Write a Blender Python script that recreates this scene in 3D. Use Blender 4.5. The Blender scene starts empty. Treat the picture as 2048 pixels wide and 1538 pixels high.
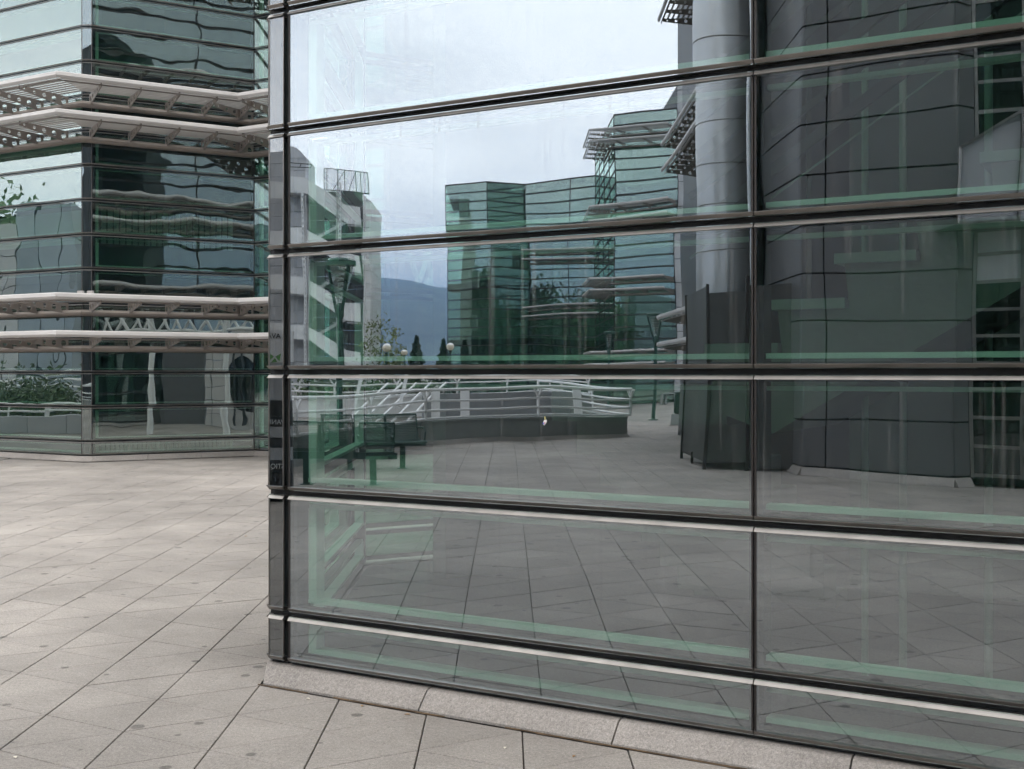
import bpy, bmesh, math, random
import numpy as np
from mathutils import Vector, Matrix, noise as mnoise

random.seed(7)
S = bpy.context.scene
COL = S.collection
R = math.radians

# ------------------------------------------------------------------ camera, sky, sun, exposure
H = 1.56            # eye height
F = 2353.0          # focal length in photograph pixels (2048 wide)
CX, CY = 1010.0, 745.0
cam_d = bpy.data.cameras.new('camera')
cam = bpy.data.objects.new('camera', cam_d)
COL.objects.link(cam)
cam.location = (0, 0, H)
cam.rotation_euler = (R(90), 0, 0)
cam_d.sensor_width = 36.0
cam_d.sensor_fit = 'HORIZONTAL'
cam_d.lens = 36.0 * F / 2048.0
cam_d.shift_x = (1024 - CX) / 2048.0
cam_d.shift_y = -(769 - CY) / 2048.0
cam_d.clip_start = 0.05
cam_d.clip_end = 20000
S.camera = cam

SUN_EL, SUN_AZ = R(50), R(200)
world = bpy.data.worlds.new('World')
S.world = world
world.use_nodes = True
wn, wl = world.node_tree.nodes, world.node_tree.links
wn.clear()
w_out = wn.new('ShaderNodeOutputWorld')
w_bg = wn.new('ShaderNodeBackground')
w_bg.inputs['Strength'].default_value = 0.1
w_sky = wn.new('ShaderNodeTexSky')
w_sky.sky_type = 'NISHITA'
w_sky.sun_disc = False
w_sky.sun_elevation = SUN_EL
w_sky.sun_rotation = SUN_AZ
w_tc = wn.new('ShaderNodeTexCoord')
w_map = wn.new('ShaderNodeMapping')
w_map.inputs['Scale'].default_value = (1.0, 1.0, 2.6)
w_map.inputs['Location'].default_value = (9.92865, 29.98307, 0.16036)
w_n1 = wn.new('ShaderNodeTexNoise')
w_n1.inputs['Scale'].default_value = 1.8
w_n1.inputs['Detail'].default_value = 7.0
w_n1.inputs['Roughness'].default_value = 0.52
w_n1.inputs['Distortion'].default_value = 0.25
w_r1 = wn.new('ShaderNodeValToRGB')
cr = w_r1.color_ramp
cr.elements[0].position = 0.33
cr.elements[0].color = (14.0, 13.6, 13.3, 1)
cr.elements[1].position = 0.60
cr.elements[1].color = (26.0, 24.6, 22.6, 1)
e = cr.elements.new(0.47)
e.color = (19.9, 19.0, 17.7, 1)
w_mix = wn.new('ShaderNodeMix')
w_mix.data_type = 'RGBA'
w_mix.inputs['Factor'].default_value = 0.92
wl.new(w_tc.outputs['Generated'], w_map.inputs['Vector'])
wl.new(w_map.outputs['Vector'], w_n1.inputs['Vector'])
wl.new(w_n1.outputs['Fac'], w_r1.inputs['Fac'])
wl.new(w_sky.outputs['Color'], w_mix.inputs['A'])
# the cloud deck: brightest low down, greyer higher up
w_sep = wn.new('ShaderNodeSeparateXYZ')
w_r2 = wn.new('ShaderNodeValToRGB')
c2 = w_r2.color_ramp
c2.interpolation = 'B_SPLINE'
c2.elements[0].position = 0.0
c2.elements[0].color = (.96, .96, .97, 1)
c2.elements[1].position = 0.34
c2.elements[1].color = (.80, .82, .85, 1)
for p_, v_ in ((0.11, (.98, .99, 1.0)), (0.165, (1.0, 1.0, 1.0)), (0.25, (.80, .82, .85))):
    e = c2.elements.new(p_)
    e.color = (*v_, 1)
w_mul = wn.new('ShaderNodeMix')
w_mul.data_type = 'RGBA'
w_mul.blend_type = 'MULTIPLY'
w_mul.inputs['Factor'].default_value = 1.0
wl.new(w_tc.outputs['Generated'], w_sep.inputs[0])
wl.new(w_sep.outputs['Z'], w_r2.inputs['Fac'])
wl.new(w_r1.outputs['Color'], w_mul.inputs['A'])
wl.new(w_r2.outputs['Color'], w_mul.inputs['B'])
wl.new(w_mul.outputs['Result'], w_mix.inputs['B'])
wl.new(w_mix.outputs['Result'], w_bg.inputs['Color'])
wl.new(w_bg.outputs['Background'], w_out.inputs['Surface'])

sun_d = bpy.data.lights.new('sun', 'SUN')
sun = bpy.data.objects.new('sun', sun_d)
COL.objects.link(sun)
sun_d.energy = 0.5
sun_d.angle = R(25)
sun_d.color = (1.0, 0.96, 0.9)
sun.location = (0, 0, 60)
sun.rotation_euler = (R(90) - SUN_EL, 0, math.pi - SUN_AZ + 0.0)

S.view_settings.view_transform = 'Standard'
S.view_settings.look = 'None'
S.view_settings.exposure = 1.04
S.view_settings.gamma = 1.0
S.view_settings.use_curve_mapping = False
S.render.engine = 'CYCLES'
cy = S.cycles
cy.max_bounces = 10
cy.glossy_bounces = 5
cy.diffuse_bounces = 3
cy.transmission_bounces = 4
cy.transparent_max_bounces = 24
cy.volume_bounces = 0
cy.caustics_reflective = False
cy.caustics_refractive = False
cy.use_denoising = True
cy.use_adaptive_sampling = True
cy.adaptive_threshold = 0.03
cy.adaptive_min_samples = 24
cy.sample_clamp_indirect = 6.0

# ------------------------------------------------------------------ helpers
def px_x(px, y): return (px - CX) / F * y
def px_z(py, y): return H + (CY - py) * y / F

def v2(a, b): return (a[0] + b[0], a[1] + b[1])
def sc2(a, s): return (a[0] * s, a[1] * s)
def along(p, d, t): return (p[0] + d[0] * t, p[1] + d[1] * t)
def dot2(a, b): return a[0] * b[0] + a[1] * b[1]
def unit2(a):
    l = math.hypot(a[0], a[1])
    return (a[0] / l, a[1] / l)

def mirror_in(p0, n):
    def f(p):
        d = (p[0] - p0[0]) * n[0] + (p[1] - p0[1]) * n[1]
        q = (p[0] - 2 * d * n[0], p[1] - 2 * d * n[1])
        return q if len(p) == 2 else (q[0], q[1], p[2])
    return f

C30, S30 = math.cos(R(30)), 0.5
DC = (C30, -S30)         # the facade's own direction, left to right
DB = (C30, S30)
G = (-1.085, 5.895)      # left end of the near facade's glass
RV = mirror_in(G, (S30, C30))        # a point seen in the near facade -> where it stands
FC = (-7.34, 20.6)                   # corner of the block on the left
RF = mirror_in(FC, (S30, -C30))      # seen in that block's right face
RL = mirror_in(FC, (-S30, -C30))     # seen in that block's left face


class MB:
    def __init__(self, tf=None):
        self.v, self.f, self.m, self.s, self.tf = [], [], [], [], tf
        self.mi = 0

    def add(self, vs, fs, mi=None, smooth=False):
        b = len(self.v)
        self.v += [tuple(p) for p in vs]
        for f in fs:
            self.f.append(tuple(i + b for i in f))
            self.m.append(self.mi if mi is None else mi)
            self.s.append(smooth)

    def box(self, a, b, mi=None):
        x0, y0, z0 = a
        x1, y1, z1 = b
        self.add([(x0, y0, z0), (x1, y0, z0), (x1, y1, z0), (x0, y1, z0), (x0, y0, z1), (x1, y0, z1), (x1, y1, z1), (x0, y1, z1)],
                 [(0, 3, 2, 1), (4, 5, 6, 7), (0, 1, 5, 4), (1, 2, 6, 5), (2, 3, 7, 6), (3, 0, 4, 7)], mi)

    def prism(self, poly, z0, z1, mi=None):
        n = len(poly)
        vs = [(p[0], p[1], z0) for p in poly] + [(p[0], p[1], z1) for p in poly]
        fs = [tuple(range(n))[::-1], tuple(range(n, 2 * n))] + [(i, (i + 1) % n, n + (i + 1) % n, n + i) for i in range(n)]
        self.add(vs, fs, mi)

    def wallbox(self, a, b, th, z0, z1, mi=None):
        d = unit2((b[0] - a[0], b[1] - a[1]))
        n = (-d[1] * th, d[0] * th)
        self.prism([a, b, v2(b, n), v2(a, n)], z0, z1, mi)

    def loft(self, rings, close_ring=True, caps=True, mi=None, smooth=False):
        n = len(rings[0])
        vs = [p for r in rings for p in r]
        fs = []
        for k in range(len(rings) - 1):
            for i in range(n if close_ring else n - 1):
                j = (i + 1) % n
                fs.append((k * n + i, k * n + j, (k + 1) * n + j, (k + 1) * n + i))
        self.add(vs, fs, mi, smooth)
        if caps and close_ring:
            self.add(rings[0], [tuple(range(n))[::-1]], mi)
            self.add(rings[-1], [tuple(range(n))], mi)

    def tube(self, pts, r, n=8, mi=None, smooth=True):
        pts = [Vector(p) for p in pts]
        rs = r if isinstance(r, (list, tuple)) else [r] * len(pts)
        rings = []
        for i, p in enumerate(pts):
            d = (pts[min(i + 1, len(pts) - 1)] - pts[max(i - 1, 0)]).normalized()
            up = Vector((0, 0, 1)) if abs(d.z) < 0.9 else Vector((1, 0, 0))
            u = d.cross(up).normalized()
            w = u.cross(d)
            rings.append([tuple(p + rs[i] * (math.cos(2 * math.pi * (k + .5) / n) * u + math.sin(2 * math.pi * (k + .5) / n) * w)) for k in range(n)])
        self.loft(rings, mi=mi, smooth=smooth)

    def lathe(self, c, prof, n=20, mi=None, smooth=True, a0=0.0, a1=2 * math.pi):
        full = abs(a1 - a0 - 2 * math.pi) < 1e-6
        m = n if full else n + 1
        rings = []
        for (r, z) in prof:
            rings.append([(c[0] + r * math.cos(a0 + (a1 - a0) * k / n), c[1] + r * math.sin(a0 + (a1 - a0) * k / n), c[2] + z) for k in range(m)])
        self.loft(rings, close_ring=full, caps=full, mi=mi, smooth=smooth)

    def bar(self, p, q, w, h, mi=None):
        p, q = Vector(p), Vector(q)
        d = (q - p).normalized()
        up = Vector((0, 0, 1)) if abs(d.z) < 0.95 else Vector((0, 1, 0))
        u = d.cross(up).normalized() * (w / 2)
        t = u.cross(d).normalized() * (h / 2)
        self.loft([[tuple(x + a * u + b * t) for a, b in ((-1, -1), (1, -1), (1, 1), (-1, 1))] for x in (p, q)], mi=mi)

    def mesh(self, name, mats, origin=(0, 0, 0), recalc=True):
        me = bpy.data.meshes.new(name)
        tf = self.tf
        vs = [tf(p) for p in self.v] if tf else self.v
        o = origin
        me.from_pydata([(p[0] - o[0], p[1] - o[1], p[2] - o[2]) for p in vs], [], self.f)
        for m in (mats if isinstance(mats, (list, tuple)) else [mats]):
            me.materials.append(m)
        me.polygons.foreach_set('material_index', self.m)
        me.polygons.foreach_set('use_smooth', self.s)
        if recalc:
            bm = bmesh.new()
            bm.from_mesh(me)
            bmesh.ops.remove_doubles(bm, verts=bm.verts, dist=1e-5) if any(self.s) else None
            bmesh.ops.recalc_face_normals(bm, faces=bm.faces)
            bm.to_mesh(me)
            bm.free()
        if any(self.s):
            me.set_sharp_from_angle(angle=R(38))
        me.update()
        return me

    def build(self, name, mats, parent=None, recalc=True):
        me = self.mesh(name, mats, wloc(parent), recalc)
        return put(name, me, parent)


def wloc(o):
    v = Vector((0, 0, 0))
    while o is not None:
        v = v + o.location
        o = o.parent
    return v


def put(name, me, parent=None, loc=None, rot=None):
    o = bpy.data.objects.new(name, me)
    COL.objects.link(o)
    if parent is not None:
        o.parent = parent
    if loc is not None:
        w = wloc(parent)
        o.location = (loc[0] - w.x, loc[1] - w.y, loc[2] - w.z)
    if rot is not None:
        o.rotation_euler = (0, 0, rot)
    return o


def thing(name, label, cat, loc=(0, 0, 0), group=None):
    o = bpy.data.objects.new(name, None)
    COL.objects.link(o)
    o.empty_display_size = 0.2
    o.location = loc
    o['label'] = label
    o['category'] = cat
    if group:
        o['group'] = group
    return o


def tag(o, label, cat, group=None):
    o['label'] = label
    o['category'] = cat
    if group:
        o['group'] = group
    return o


def structure(o):
    o['kind'] = 'structure'
    return o


def stuff(o):
    o['kind'] = 'stuff'
    return o


def offset_line(pts, o):
    """pts run left to right as seen from outside; o > 0 goes outwards."""
    out = []
    ns = []
    for a, b in zip(pts[:-1], pts[1:]):
        d = unit2((b[0] - a[0], b[1] - a[1]))
        ns.append((d[1], -d[0]))
    for i, p in enumerate(pts):
        if i == 0:
            n = ns[0]
            out.append(v2(p, sc2(n, o)))
        elif i == len(pts) - 1:
            out.append(v2(p, sc2(ns[-1], o)))
        else:
            a, b = ns[i - 1], ns[i]
            k = o / (1 + dot2(a, b))
            out.append((p[0] + k * (a[0] + b[0]), p[1] + k * (a[1] + b[1])))
    return out


def sweep(mb, pts, prof, mi=None, smooth=False):
    """prof: list of (offset outwards, z), closed"""
    cols = [offset_line(pts, o) for o, z in prof]
    rings = [[(cols[j][i][0], cols[j][i][1], prof[j][1]) for j in range(len(prof))] for i in range(len(pts))]
    mb.loft(rings, mi=mi, smooth=smooth)


# ------------------------------------------------------------------ materials
def mat(name, color=(.5, .5, .5), rough=.6, metal=0.0, var=0.0, vscale=6.0, bump=0.0, bscale=60.0, island=0.0, spec=None):
    m = bpy.data.materials.new(name)
    m.use_nodes = True
    nt = m.node_tree
    b = nt.nodes['Principled BSDF']
    b.inputs['Base Color'].default_value = (*color, 1)
    b.inputs['Roughness'].default_value = rough
    b.inputs['Metallic'].default_value = metal
    if spec is not None:
        b.inputs['Specular IOR Level'].default_value = spec
    tc = nt.nodes.new('ShaderNodeTexCoord')
    if var or island:
        n = nt.nodes.new('ShaderNodeTexNoise')
        n.inputs['Scale'].default_value = vscale
        n.inputs['Detail'].default_value = 6
        nt.links.new(tc.outputs['Object'], n.inputs['Vector'])
        mr = nt.nodes.new('ShaderNodeMapRange')
        mr.inputs['From Min'].default_value = .3
        mr.inputs['From Max'].default_value = .7
        mr.inputs['To Min'].default_value = 1 - var
        mr.inputs['To Max'].default_value = 1 + var
        nt.links.new(n.outputs['Fac'], mr.inputs['Value'])
        last = mr.outputs['Result']
        if island:
            ge = nt.nodes.new('ShaderNodeObjectInfo')
            mr2 = nt.nodes.new('ShaderNodeMapRange')
            mr2.inputs['To Min'].default_value = 1 - island
            mr2.inputs['To Max'].default_value = 1 + island
            nt.links.new(ge.outputs['Random'], mr2.inputs['Value'])
            mu = nt.nodes.new('ShaderNodeMath')
            mu.operation = 'MULTIPLY'
            nt.links.new(last, mu.inputs[0])
            nt.links.new(mr2.outputs['Result'], mu.inputs[1])
            last = mu.outputs[0]
        vm = nt.nodes.new('ShaderNodeVectorMath')
        vm.operation = 'SCALE'
        vm.inputs[0].default_value = color
        nt.links.new(last, vm.inputs['Scale'])
        nt.links.new(vm.outputs['Vector'], b.inputs['Base Color'])
    if bump:
        n2 = nt.nodes.new('ShaderNodeTexNoise')
        n2.inputs['Scale'].default_value = bscale
        n2.inputs['Detail'].default_value = 4
        nt.links.new(tc.outputs['Object'], n2.inputs['Vector'])
        bp = nt.nodes.new('ShaderNodeBump')
        bp.inputs['Strength'].default_value = bump
        bp.inputs['Distance'].default_value = .01
        nt.links.new(n2.outputs['Fac'], bp.inputs['Height'])
        nt.links.new(bp.outputs['Normal'], b.inputs['Normal'])
    return m


def glass_mat(name, r0, tint, wave, wscale, dirt=0.05, refl=(0.93, 0.97, 1.0)):
    m = bpy.data.materials.new(name)
    m.use_nodes = True
    nt = m.node_tree
    N, L = nt.nodes.new, nt.links.new
    nt.nodes.clear()
    out = N('ShaderNodeOutputMaterial')
    tc = N('ShaderNodeTexCoord')
    oi = N('ShaderNodeObjectInfo')
    off = N('ShaderNodeVectorMath')
    off.operation = 'ADD'
    sc = N('ShaderNodeMath')
    sc.operation = 'MULTIPLY'
    sc.inputs[1].default_value = 37.0
    L(oi.outputs['Random'], sc.inputs[0])
    L(tc.outputs['Object'], off.inputs[0])
    L(sc.outputs[0], off.inputs[1])
    ns = N('ShaderNodeTexNoise')
    ns.inputs['Scale'].default_value = wscale
    ns.inputs['Detail'].default_value = 1.0
    ns.inputs['Roughness'].default_value = 0.3
    L(off.outputs['Vector'], ns.inputs['Vector'])
    bp = N('ShaderNodeBump')
    bp.inputs['Strength'].default_value = 1.0
    bp.inputs['Distance'].default_value = wave
    L(ns.outputs['Fac'], bp.inputs['Height'])
    lw = N('ShaderNodeLayerWeight')
    lw.inputs['Blend'].default_value = 0.5
    pw = N('ShaderNodeMath')
    pw.operation = 'POWER'
    pw.inputs[1].default_value = 4.6
    L(lw.outputs['Facing'], pw.inputs[0])
    ma = N('ShaderNodeMath')
    ma.operation = 'MULTIPLY_ADD'
    ma.inputs[1].default_value = 1 - r0
    ma.inputs[2].default_value = r0
    L(pw.outputs[0], ma.inputs[0])
    gl = N('ShaderNodeBsdfGlossy')
    gl.inputs['Roughness'].default_value = 0.0
    gl.inputs['Color'].default_value = (*refl, 1)
    L(bp.outputs['Normal'], gl.inputs['Normal'])
    tr = N('ShaderNodeBsdfTransparent')
    tr.inputs['Color'].default_value = (*tint, 1)
    mx = N('ShaderNodeMixShader')
    L(ma.outputs[0], mx.inputs[0])
    L(tr.outputs[0], mx.inputs[1])
    L(gl.outputs[0], mx.inputs[2])
    # rain streaks and dust lying on the glass
    mp = N('ShaderNodeMapping')
    mp.inputs['Scale'].default_value = (34, 34, 0.9)
    L(off.outputs['Vector'], mp.inputs['Vector'])
    st = N('ShaderNodeTexNoise')
    st.inputs['Scale'].default_value = 1.0
    st.inputs['Detail'].default_value = 3.0
    L(mp.outputs['Vector'], st.inputs['Vector'])
    mr = N('ShaderNodeMapRange')
    mr.inputs['From Min'].default_value = 0.585
    mr.inputs['From Max'].default_value = 0.74
    mr.inputs['To Min'].default_value = 0.001
    mr.inputs['To Max'].default_value = dirt
    L(st.outputs['Fac'], mr.inputs['Value'])
    # more of it on some panes than on others
    pn = N('ShaderNodeMapRange')
    pn.inputs['To Min'].default_value = 0.35
    pn.inputs['To Max'].default_value = 1.3
    L(oi.outputs['Random'], pn.inputs['Value'])
    mm = N('ShaderNodeMath')
    mm.operation = 'MULTIPLY'
    L(mr.outputs['Result'], mm.inputs[0])
    L(pn.outputs['Result'], mm.inputs[1])
    sx = N('ShaderNodeSeparateXYZ')
    L(tc.outputs['Object'], sx.inputs[0])
    zr = N('ShaderNodeMapRange')
    zr.inputs['From Max'].default_value = 0.58
    zr.inputs['To Min'].default_value = 0.25
    L(sx.outputs['Z'], zr.inputs['Value'])
    m3_ = N('ShaderNodeMath')
    m3_.operation = 'MULTIPLY'
    L(mm.outputs[0], m3_.inputs[0])
    L(zr.outputs['Result'], m3_.inputs[1])
    mm = m3_
    df = N('ShaderNodeBsdfDiffuse')
    df.inputs['Color'].default_value = (.55, .55, .53, 1)
    m2 = N('ShaderNodeMixShader')
    L(mm.outputs[0], m2.inputs[0])
    L(mx.outputs[0], m2.inputs[1])
    L(df.outputs[0], m2.inputs[2])
    L(m2.outputs[0], out.inputs['Surface'])
    return m


def clear_mat(name):
    m = bpy.data.materials.new(name)
    m.use_nodes = True
    nt = m.node_tree
    nt.nodes.clear()
    out = nt.nodes.new('ShaderNodeOutputMaterial')
    tr = nt.nodes.new('ShaderNodeBsdfTransparent')
    nt.links.new(tr.outputs[0], out.inputs['Surface'])
    return m


def granite_mat(name, base, streak=0.10, spots=True, rough=.75, use_island=True):
    m = bpy.data.materials.new(name)
    m.use_nodes = True
    nt = m.node_tree
    N, L = nt.nodes.new, nt.links.new
    b = nt.nodes['Principled BSDF']
    b.inputs['Roughness'].default_value = rough
    b.inputs['Specular IOR Level'].default_value = 0.3
    tc = N('ShaderNodeTexCoord')
    geo = N('ShaderNodeNewGeometry')
    pos = geo.outputs['Position']

    def noise(scale, detail=5, vec=None, rgh=.5):
        n = N('ShaderNodeTexNoise')
        n.inputs['Scale'].default_value = scale
        n.inputs['Detail'].default_value = detail
        n.inputs['Roughness'].default_value = rgh
        L(vec if vec is not None else pos, n.inputs['Vector'])
        return n.outputs['Fac']

    def rng(v, a, b_, c, d):
        r = N('ShaderNodeMapRange')
        r.inputs['From Min'].default_value = a
        r.inputs['From Max'].default_value = b_
        r.inputs['To Min'].default_value = c
        r.inputs['To Max'].default_value = d
        L(v, r.inputs['Value'])
        return r.outputs['Result']

    def mul(a, b_):
        x = N('ShaderNodeMath')
        x.operation = 'MULTIPLY'
        L(a, x.inputs[0])
        L(b_, x.inputs[1])
        return x.outputs[0]
    grain = mul(rng(noise(210, 2, None, .7), .3, .7, .70, 1.30), rng(noise(75, 3, None, .7), .3, .7, .76, 1.24))
    mp = N('ShaderNodeMapping')
    mp.inputs['Rotation'].default_value = (0, 0, R(12))
    mp.inputs['Scale'].default_value = (14, 42, 14)
    L(pos, mp.inputs['Vector'])
    bands = rng(noise(1.0, 5, mp.outputs['Vector'], .65), .35, .7, 1 + streak, 1 - streak)
    blot = rng(noise(1.1, 6, None, .65), .3, .7, .78, 1.18)
    blot2 = rng(noise(0.33, 3), .35, .65, .77, 1.09)
    f = mul(mul(grain, bands), mul(blot, blot2))
    if use_island:
        f = mul(f, rng(geo.outputs['Random Per Island'], 0, 1, .93, 1.06))
        oi = N('ShaderNodeObjectInfo')
        f = mul(f, rng(oi.outputs['Random'], 0, 1, .96, 1.04))
    if spots:
        vo = N('ShaderNodeTexVoronoi')
        vo.voronoi_dimensions = '2D'
        vo.inputs['Scale'].default_value = 3.1
        L(pos, vo.inputs['Vector'])
        # size of each spot comes from its own cell; most cells have none
        sep = N('ShaderNodeSeparateColor')
        L(vo.outputs['Color'], sep.inputs[0])
        size = rng(sep.outputs[0], .25, 1.0, -.02, .10)
        wob = rng(noise(40, 2), .3, .7, -.012, .012)
        ad = N('ShaderNodeMath')
        ad.operation = 'ADD'
        L(vo.outputs['Distance'], ad.inputs[0])
        L(wob, ad.inputs[1])
        sb = N('ShaderNodeMath')
        sb.operation = 'SUBTRACT'
        L(ad.outputs[0], sb.inputs[0])
        L(size, sb.inputs[1])
        f = mul(f, rng(sb.outputs[0], -.012, .012, .5, 1.0))
    vm = N('ShaderNodeVectorMath')
    vm.operation = 'SCALE'
    vm.inputs[0].default_value = base
    L(f, vm.inputs['Scale'])
    L(vm.outputs['Vector'], b.inputs['Base Color'])
    bp = N('ShaderNodeBump')
    bp.inputs['Strength'].default_value = .35
    bp.inputs['Distance'].default_value = .004
    L(noise(150, 3), bp.inputs['Height'])
    L(bp.outputs['Normal'], b.inputs['Normal'])
    return m


def leaf_mat(name, color, tr=.3):
    m = mat(name, color, .6, 0, .45, 1.3)
    return m


GL_NEAR = glass_mat('reflective_green_glass', 0.375, (.43, .66, .55), 0.0018, 1.5, 0.14, (.85, .925, .99))
GL_LEFT = glass_mat('wavy_green_glass', 0.29, (.26, .46, .36), 0.0032, 1.7, 0.03, (.86, .97, .95))
GL_CORNER = glass_mat('corner_glass', 0.22, (.2, .3, .27), 0.001, 1.5, 0.03)
GL_TOWER = glass_mat('tower_green_glass', 0.38, (.42, .72, .56), 0.003, 0.8, 0.01, (.78, .96, .88))
GL_CLEAR = clear_mat('clear_back')
ALU = mat('anodised_aluminium', (.25, .235, .22), .34, .9, .22, 5.0)
ALU_DK = mat('dark_anodised_aluminium', (.045, .04, .038), .5, .6, .1, 3)
GASKET = mat('black_gasket', (.012, .012, .013), .7)
WHITE_IN = mat('interior_white_paint', (.78, .80, .76), .6, 0, .04)
WHITE_OUT = mat('white_lacquered_metal', (.47, .45, .435), .4, 0, .06, 2)
RAIL_WHITE = mat('white_painted_tube', (.78, .78, .77), .4, 0, .06, 4)
BROWN = mat('bronze_anodised_metal', (.22, .19, .165), .45, .35, .12, 3)
SLAT = mat('grey_white_slat', (.50, .48, .46), .42, .1, .06, 3)
GRANITE = granite_mat('paving_granite', (.286, .261, .236), .09)
GRANITE_PL = granite_mat('plinth_granite', (.285, .260, .238), .03, False)
JOINT = mat('joint_soil', (.055, .047, .04), .95, 0, .3, 9)
GROUND_FAR = granite_mat('far_paving', (.235, .216, .198), .10, False, use_island=False)
CONCRETE = mat('raw_concrete', (.20, .20, .185), .8, 0, .18, 2.2, .3, 30)
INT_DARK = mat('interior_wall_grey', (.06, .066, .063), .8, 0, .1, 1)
INT_POST = mat('inner_grey_paint', (.30, .32, .30), .6, 0, .04)
INT_GREEN = mat('tower_core_wall', (.42, .48, .43), .8, 0, .15, .5)
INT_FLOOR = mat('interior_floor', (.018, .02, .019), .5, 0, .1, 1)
INT_BLIND = mat('interior_blind', (.50, .54, .50), .7, 0, .06, 3)
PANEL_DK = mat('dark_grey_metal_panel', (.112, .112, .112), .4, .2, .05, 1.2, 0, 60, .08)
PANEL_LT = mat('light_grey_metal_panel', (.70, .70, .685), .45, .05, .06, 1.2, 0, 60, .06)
PANEL_MD = mat('mid_grey_metal_panel', (.46, .46, .465), .42, .1, .06, 1.2, 0, 60, .07)
PANEL_BL = mat('blue_grey_glazed_panel', (.30, .34, .37), .12, .1, .08, 1.0, 0, 60, .12)
STEEL = mat('brushed_steel', (.54, .54, .53), .36, 1.0, .06, 1.0)
SHEET_DK = mat('weathered_dark_sheet', (.06, .06, .056), .5, .5, .25, 1.4)
STONE_WALL = mat('grey_green_stone_slab', (.24, .25, .24), .7, 0, .12, 2, .1, 60)
GREEN_PAINT = mat('dark_green_paint', (.018, .05, .04), .4, 0, .15, 4)
GREEN_LAMP = mat('lamp_green_metal', (.03, .075, .06), .35, .2, .1, 4)
OPAL = mat('cream_opal_globe', (.72, .64, .50), .25)
BARK = mat('tree_bark', (.09, .07, .055), .9, 0, .3, 8)
LEAF_D = leaf_mat('dark_leaf', (.030, .060, .022))
LEAF_M = leaf_mat('mid_leaf', (.055, .10, .030))
LEAF_L = leaf_mat('spring_leaf', (.12, .15, .04))
NEEDLE = leaf_mat('fir_needle', (.018, .042, .024))
HILL = mat('forested_hillside', (.04, .055, .045), .95, 0, .75, .012)
GRASS_M = mat('grass', (.05, .09, .025), .9, 0, .3, .4)
BLACKGLASS = glass_mat('dark_window_glass', 0.10, (.05, .07, .06), 0.002, 1.2, 0.02)
SIGN_GREY = mat('sign_grey', (.30, .31, .32), .4)
SIGN_LT = mat('sign_light', (.62, .62, .62), .5)
SIGN_BK = mat('sign_black', (.02, .022, .025), .4)
SIGN_GREEN = mat('sign_green', (.10, .28, .07), .5)
BLACKGLASS3 = mat('blue_black_window', (.05, .065, .08), .08)
STK_W = mat('sticker_white', (.75, .74, .72), .5)
STK_B = mat('sticker_blue', (.05, .12, .5), .5)
STK_P = mat('sticker_pink', (.6, .3, .4), .5)
STK_Y = mat('sticker_yellow', (.6, .55, .25), .5)
LEAFLET = mat('dry_leaf', (.28, .17, .08), .8)
PAPER = mat('pale_scrap', (.62, .57, .48), .8)

# ------------------------------------------------------------------ curtain wall kit
_cache = {}


def glass_pane_mesh(w, h, gl, key):
    k = ('g', round(w, 3), round(h, 3), key)
    if k not in _cache:
        mb = MB()
        mb.add([(0, 0, 0), (w, 0, 0), (w, 0, h), (0, 0, h)], [(0, 1, 2, 3)], 0)
        mb.add([(0, .010, 0), (w, .010, 0), (w, .010, h), (0, .010, h)], [(3, 2, 1, 0)], 1)
        for a, b in (((0, 0), (w, 0)), ((w, 0), (w, h)), ((w, h), (0, h)), ((0, h), (0, 0))):
            mb.add([(a[0], 0, a[1]), (a[0], .010, a[1]), (b[0], .010, b[1]), (b[0], 0, b[1])], [(0, 1, 2, 3)], 1)
        _cache[k] = mb.mesh('glass_pane', [gl, GL_CLEAR], recalc=False)
    return _cache[k]


def frame_mesh(w, h, b=.019, proud=.013):
    """aluminium cassette rim: bevelled rails above and below run the full width, slim dark strips at the sides"""
    k = ('f', round(w, 3), round(h, 3), b)
    if k not in _cache:
        mb = MB()
        for zo, zi in ((0.0, b), (h, h - b)):
            e_ = .002 if zi > zo else -.002
            sec = [(.05, zo), (.003, zo), (-proud, zi - e_), (-proud, zi), (.004, zi), (.05, zi)]
            mb.add([(x, y, z) for x in (0, w) for y, z in sec],
                   [tuple(range(6)), tuple(range(6, 12))[::-1]] + [(i, (i + 1) % 6, 6 + (i + 1) % 6, 6 + i) for i in range(6)], 0)
        sw = .008 if w > .5 else .004
        for x0, x1 in ((0, sw), (w - sw, w)):
            mb.box((x0, -.003, b + .0005), (x1, .04 if w > .5 else .006, h - b - .0005), 1)
        _cache[k] = mb.mesh('pane_frame', [ALU, ALU_DK if w > .5 else ALU])
    return _cache[k]


def inner_mesh(w, h, first=False, d0=.06, d1=.13):
    """white inner window frame behind the glass"""
    k = ('i', round(w, 3), round(h, 3), first)
    if k not in _cache:
        mb = MB()
        l, r_ = (.075 if first else .022), .022
        lw_ = .05 if first else .005
        zb, zt = .040, h - .045
        mb.box((l, d0, zb), (w - r_, d1, zb + .022))
        mb.box((l, d0 + .01, zt - .018), (w - r_, d1 - .01, zt))
        mb.box((l, d0 + .003, zb + .023), (l + lw_, d1 - .003, zt - .019))
        mb.box((w - r_ - .005, d0 + .003, zb + .023), (w - r_, d1 - .003, zt - .019))
        _cache[k] = mb.mesh('inner_frame', WHITE_IN)
    return _cache[k]


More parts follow.
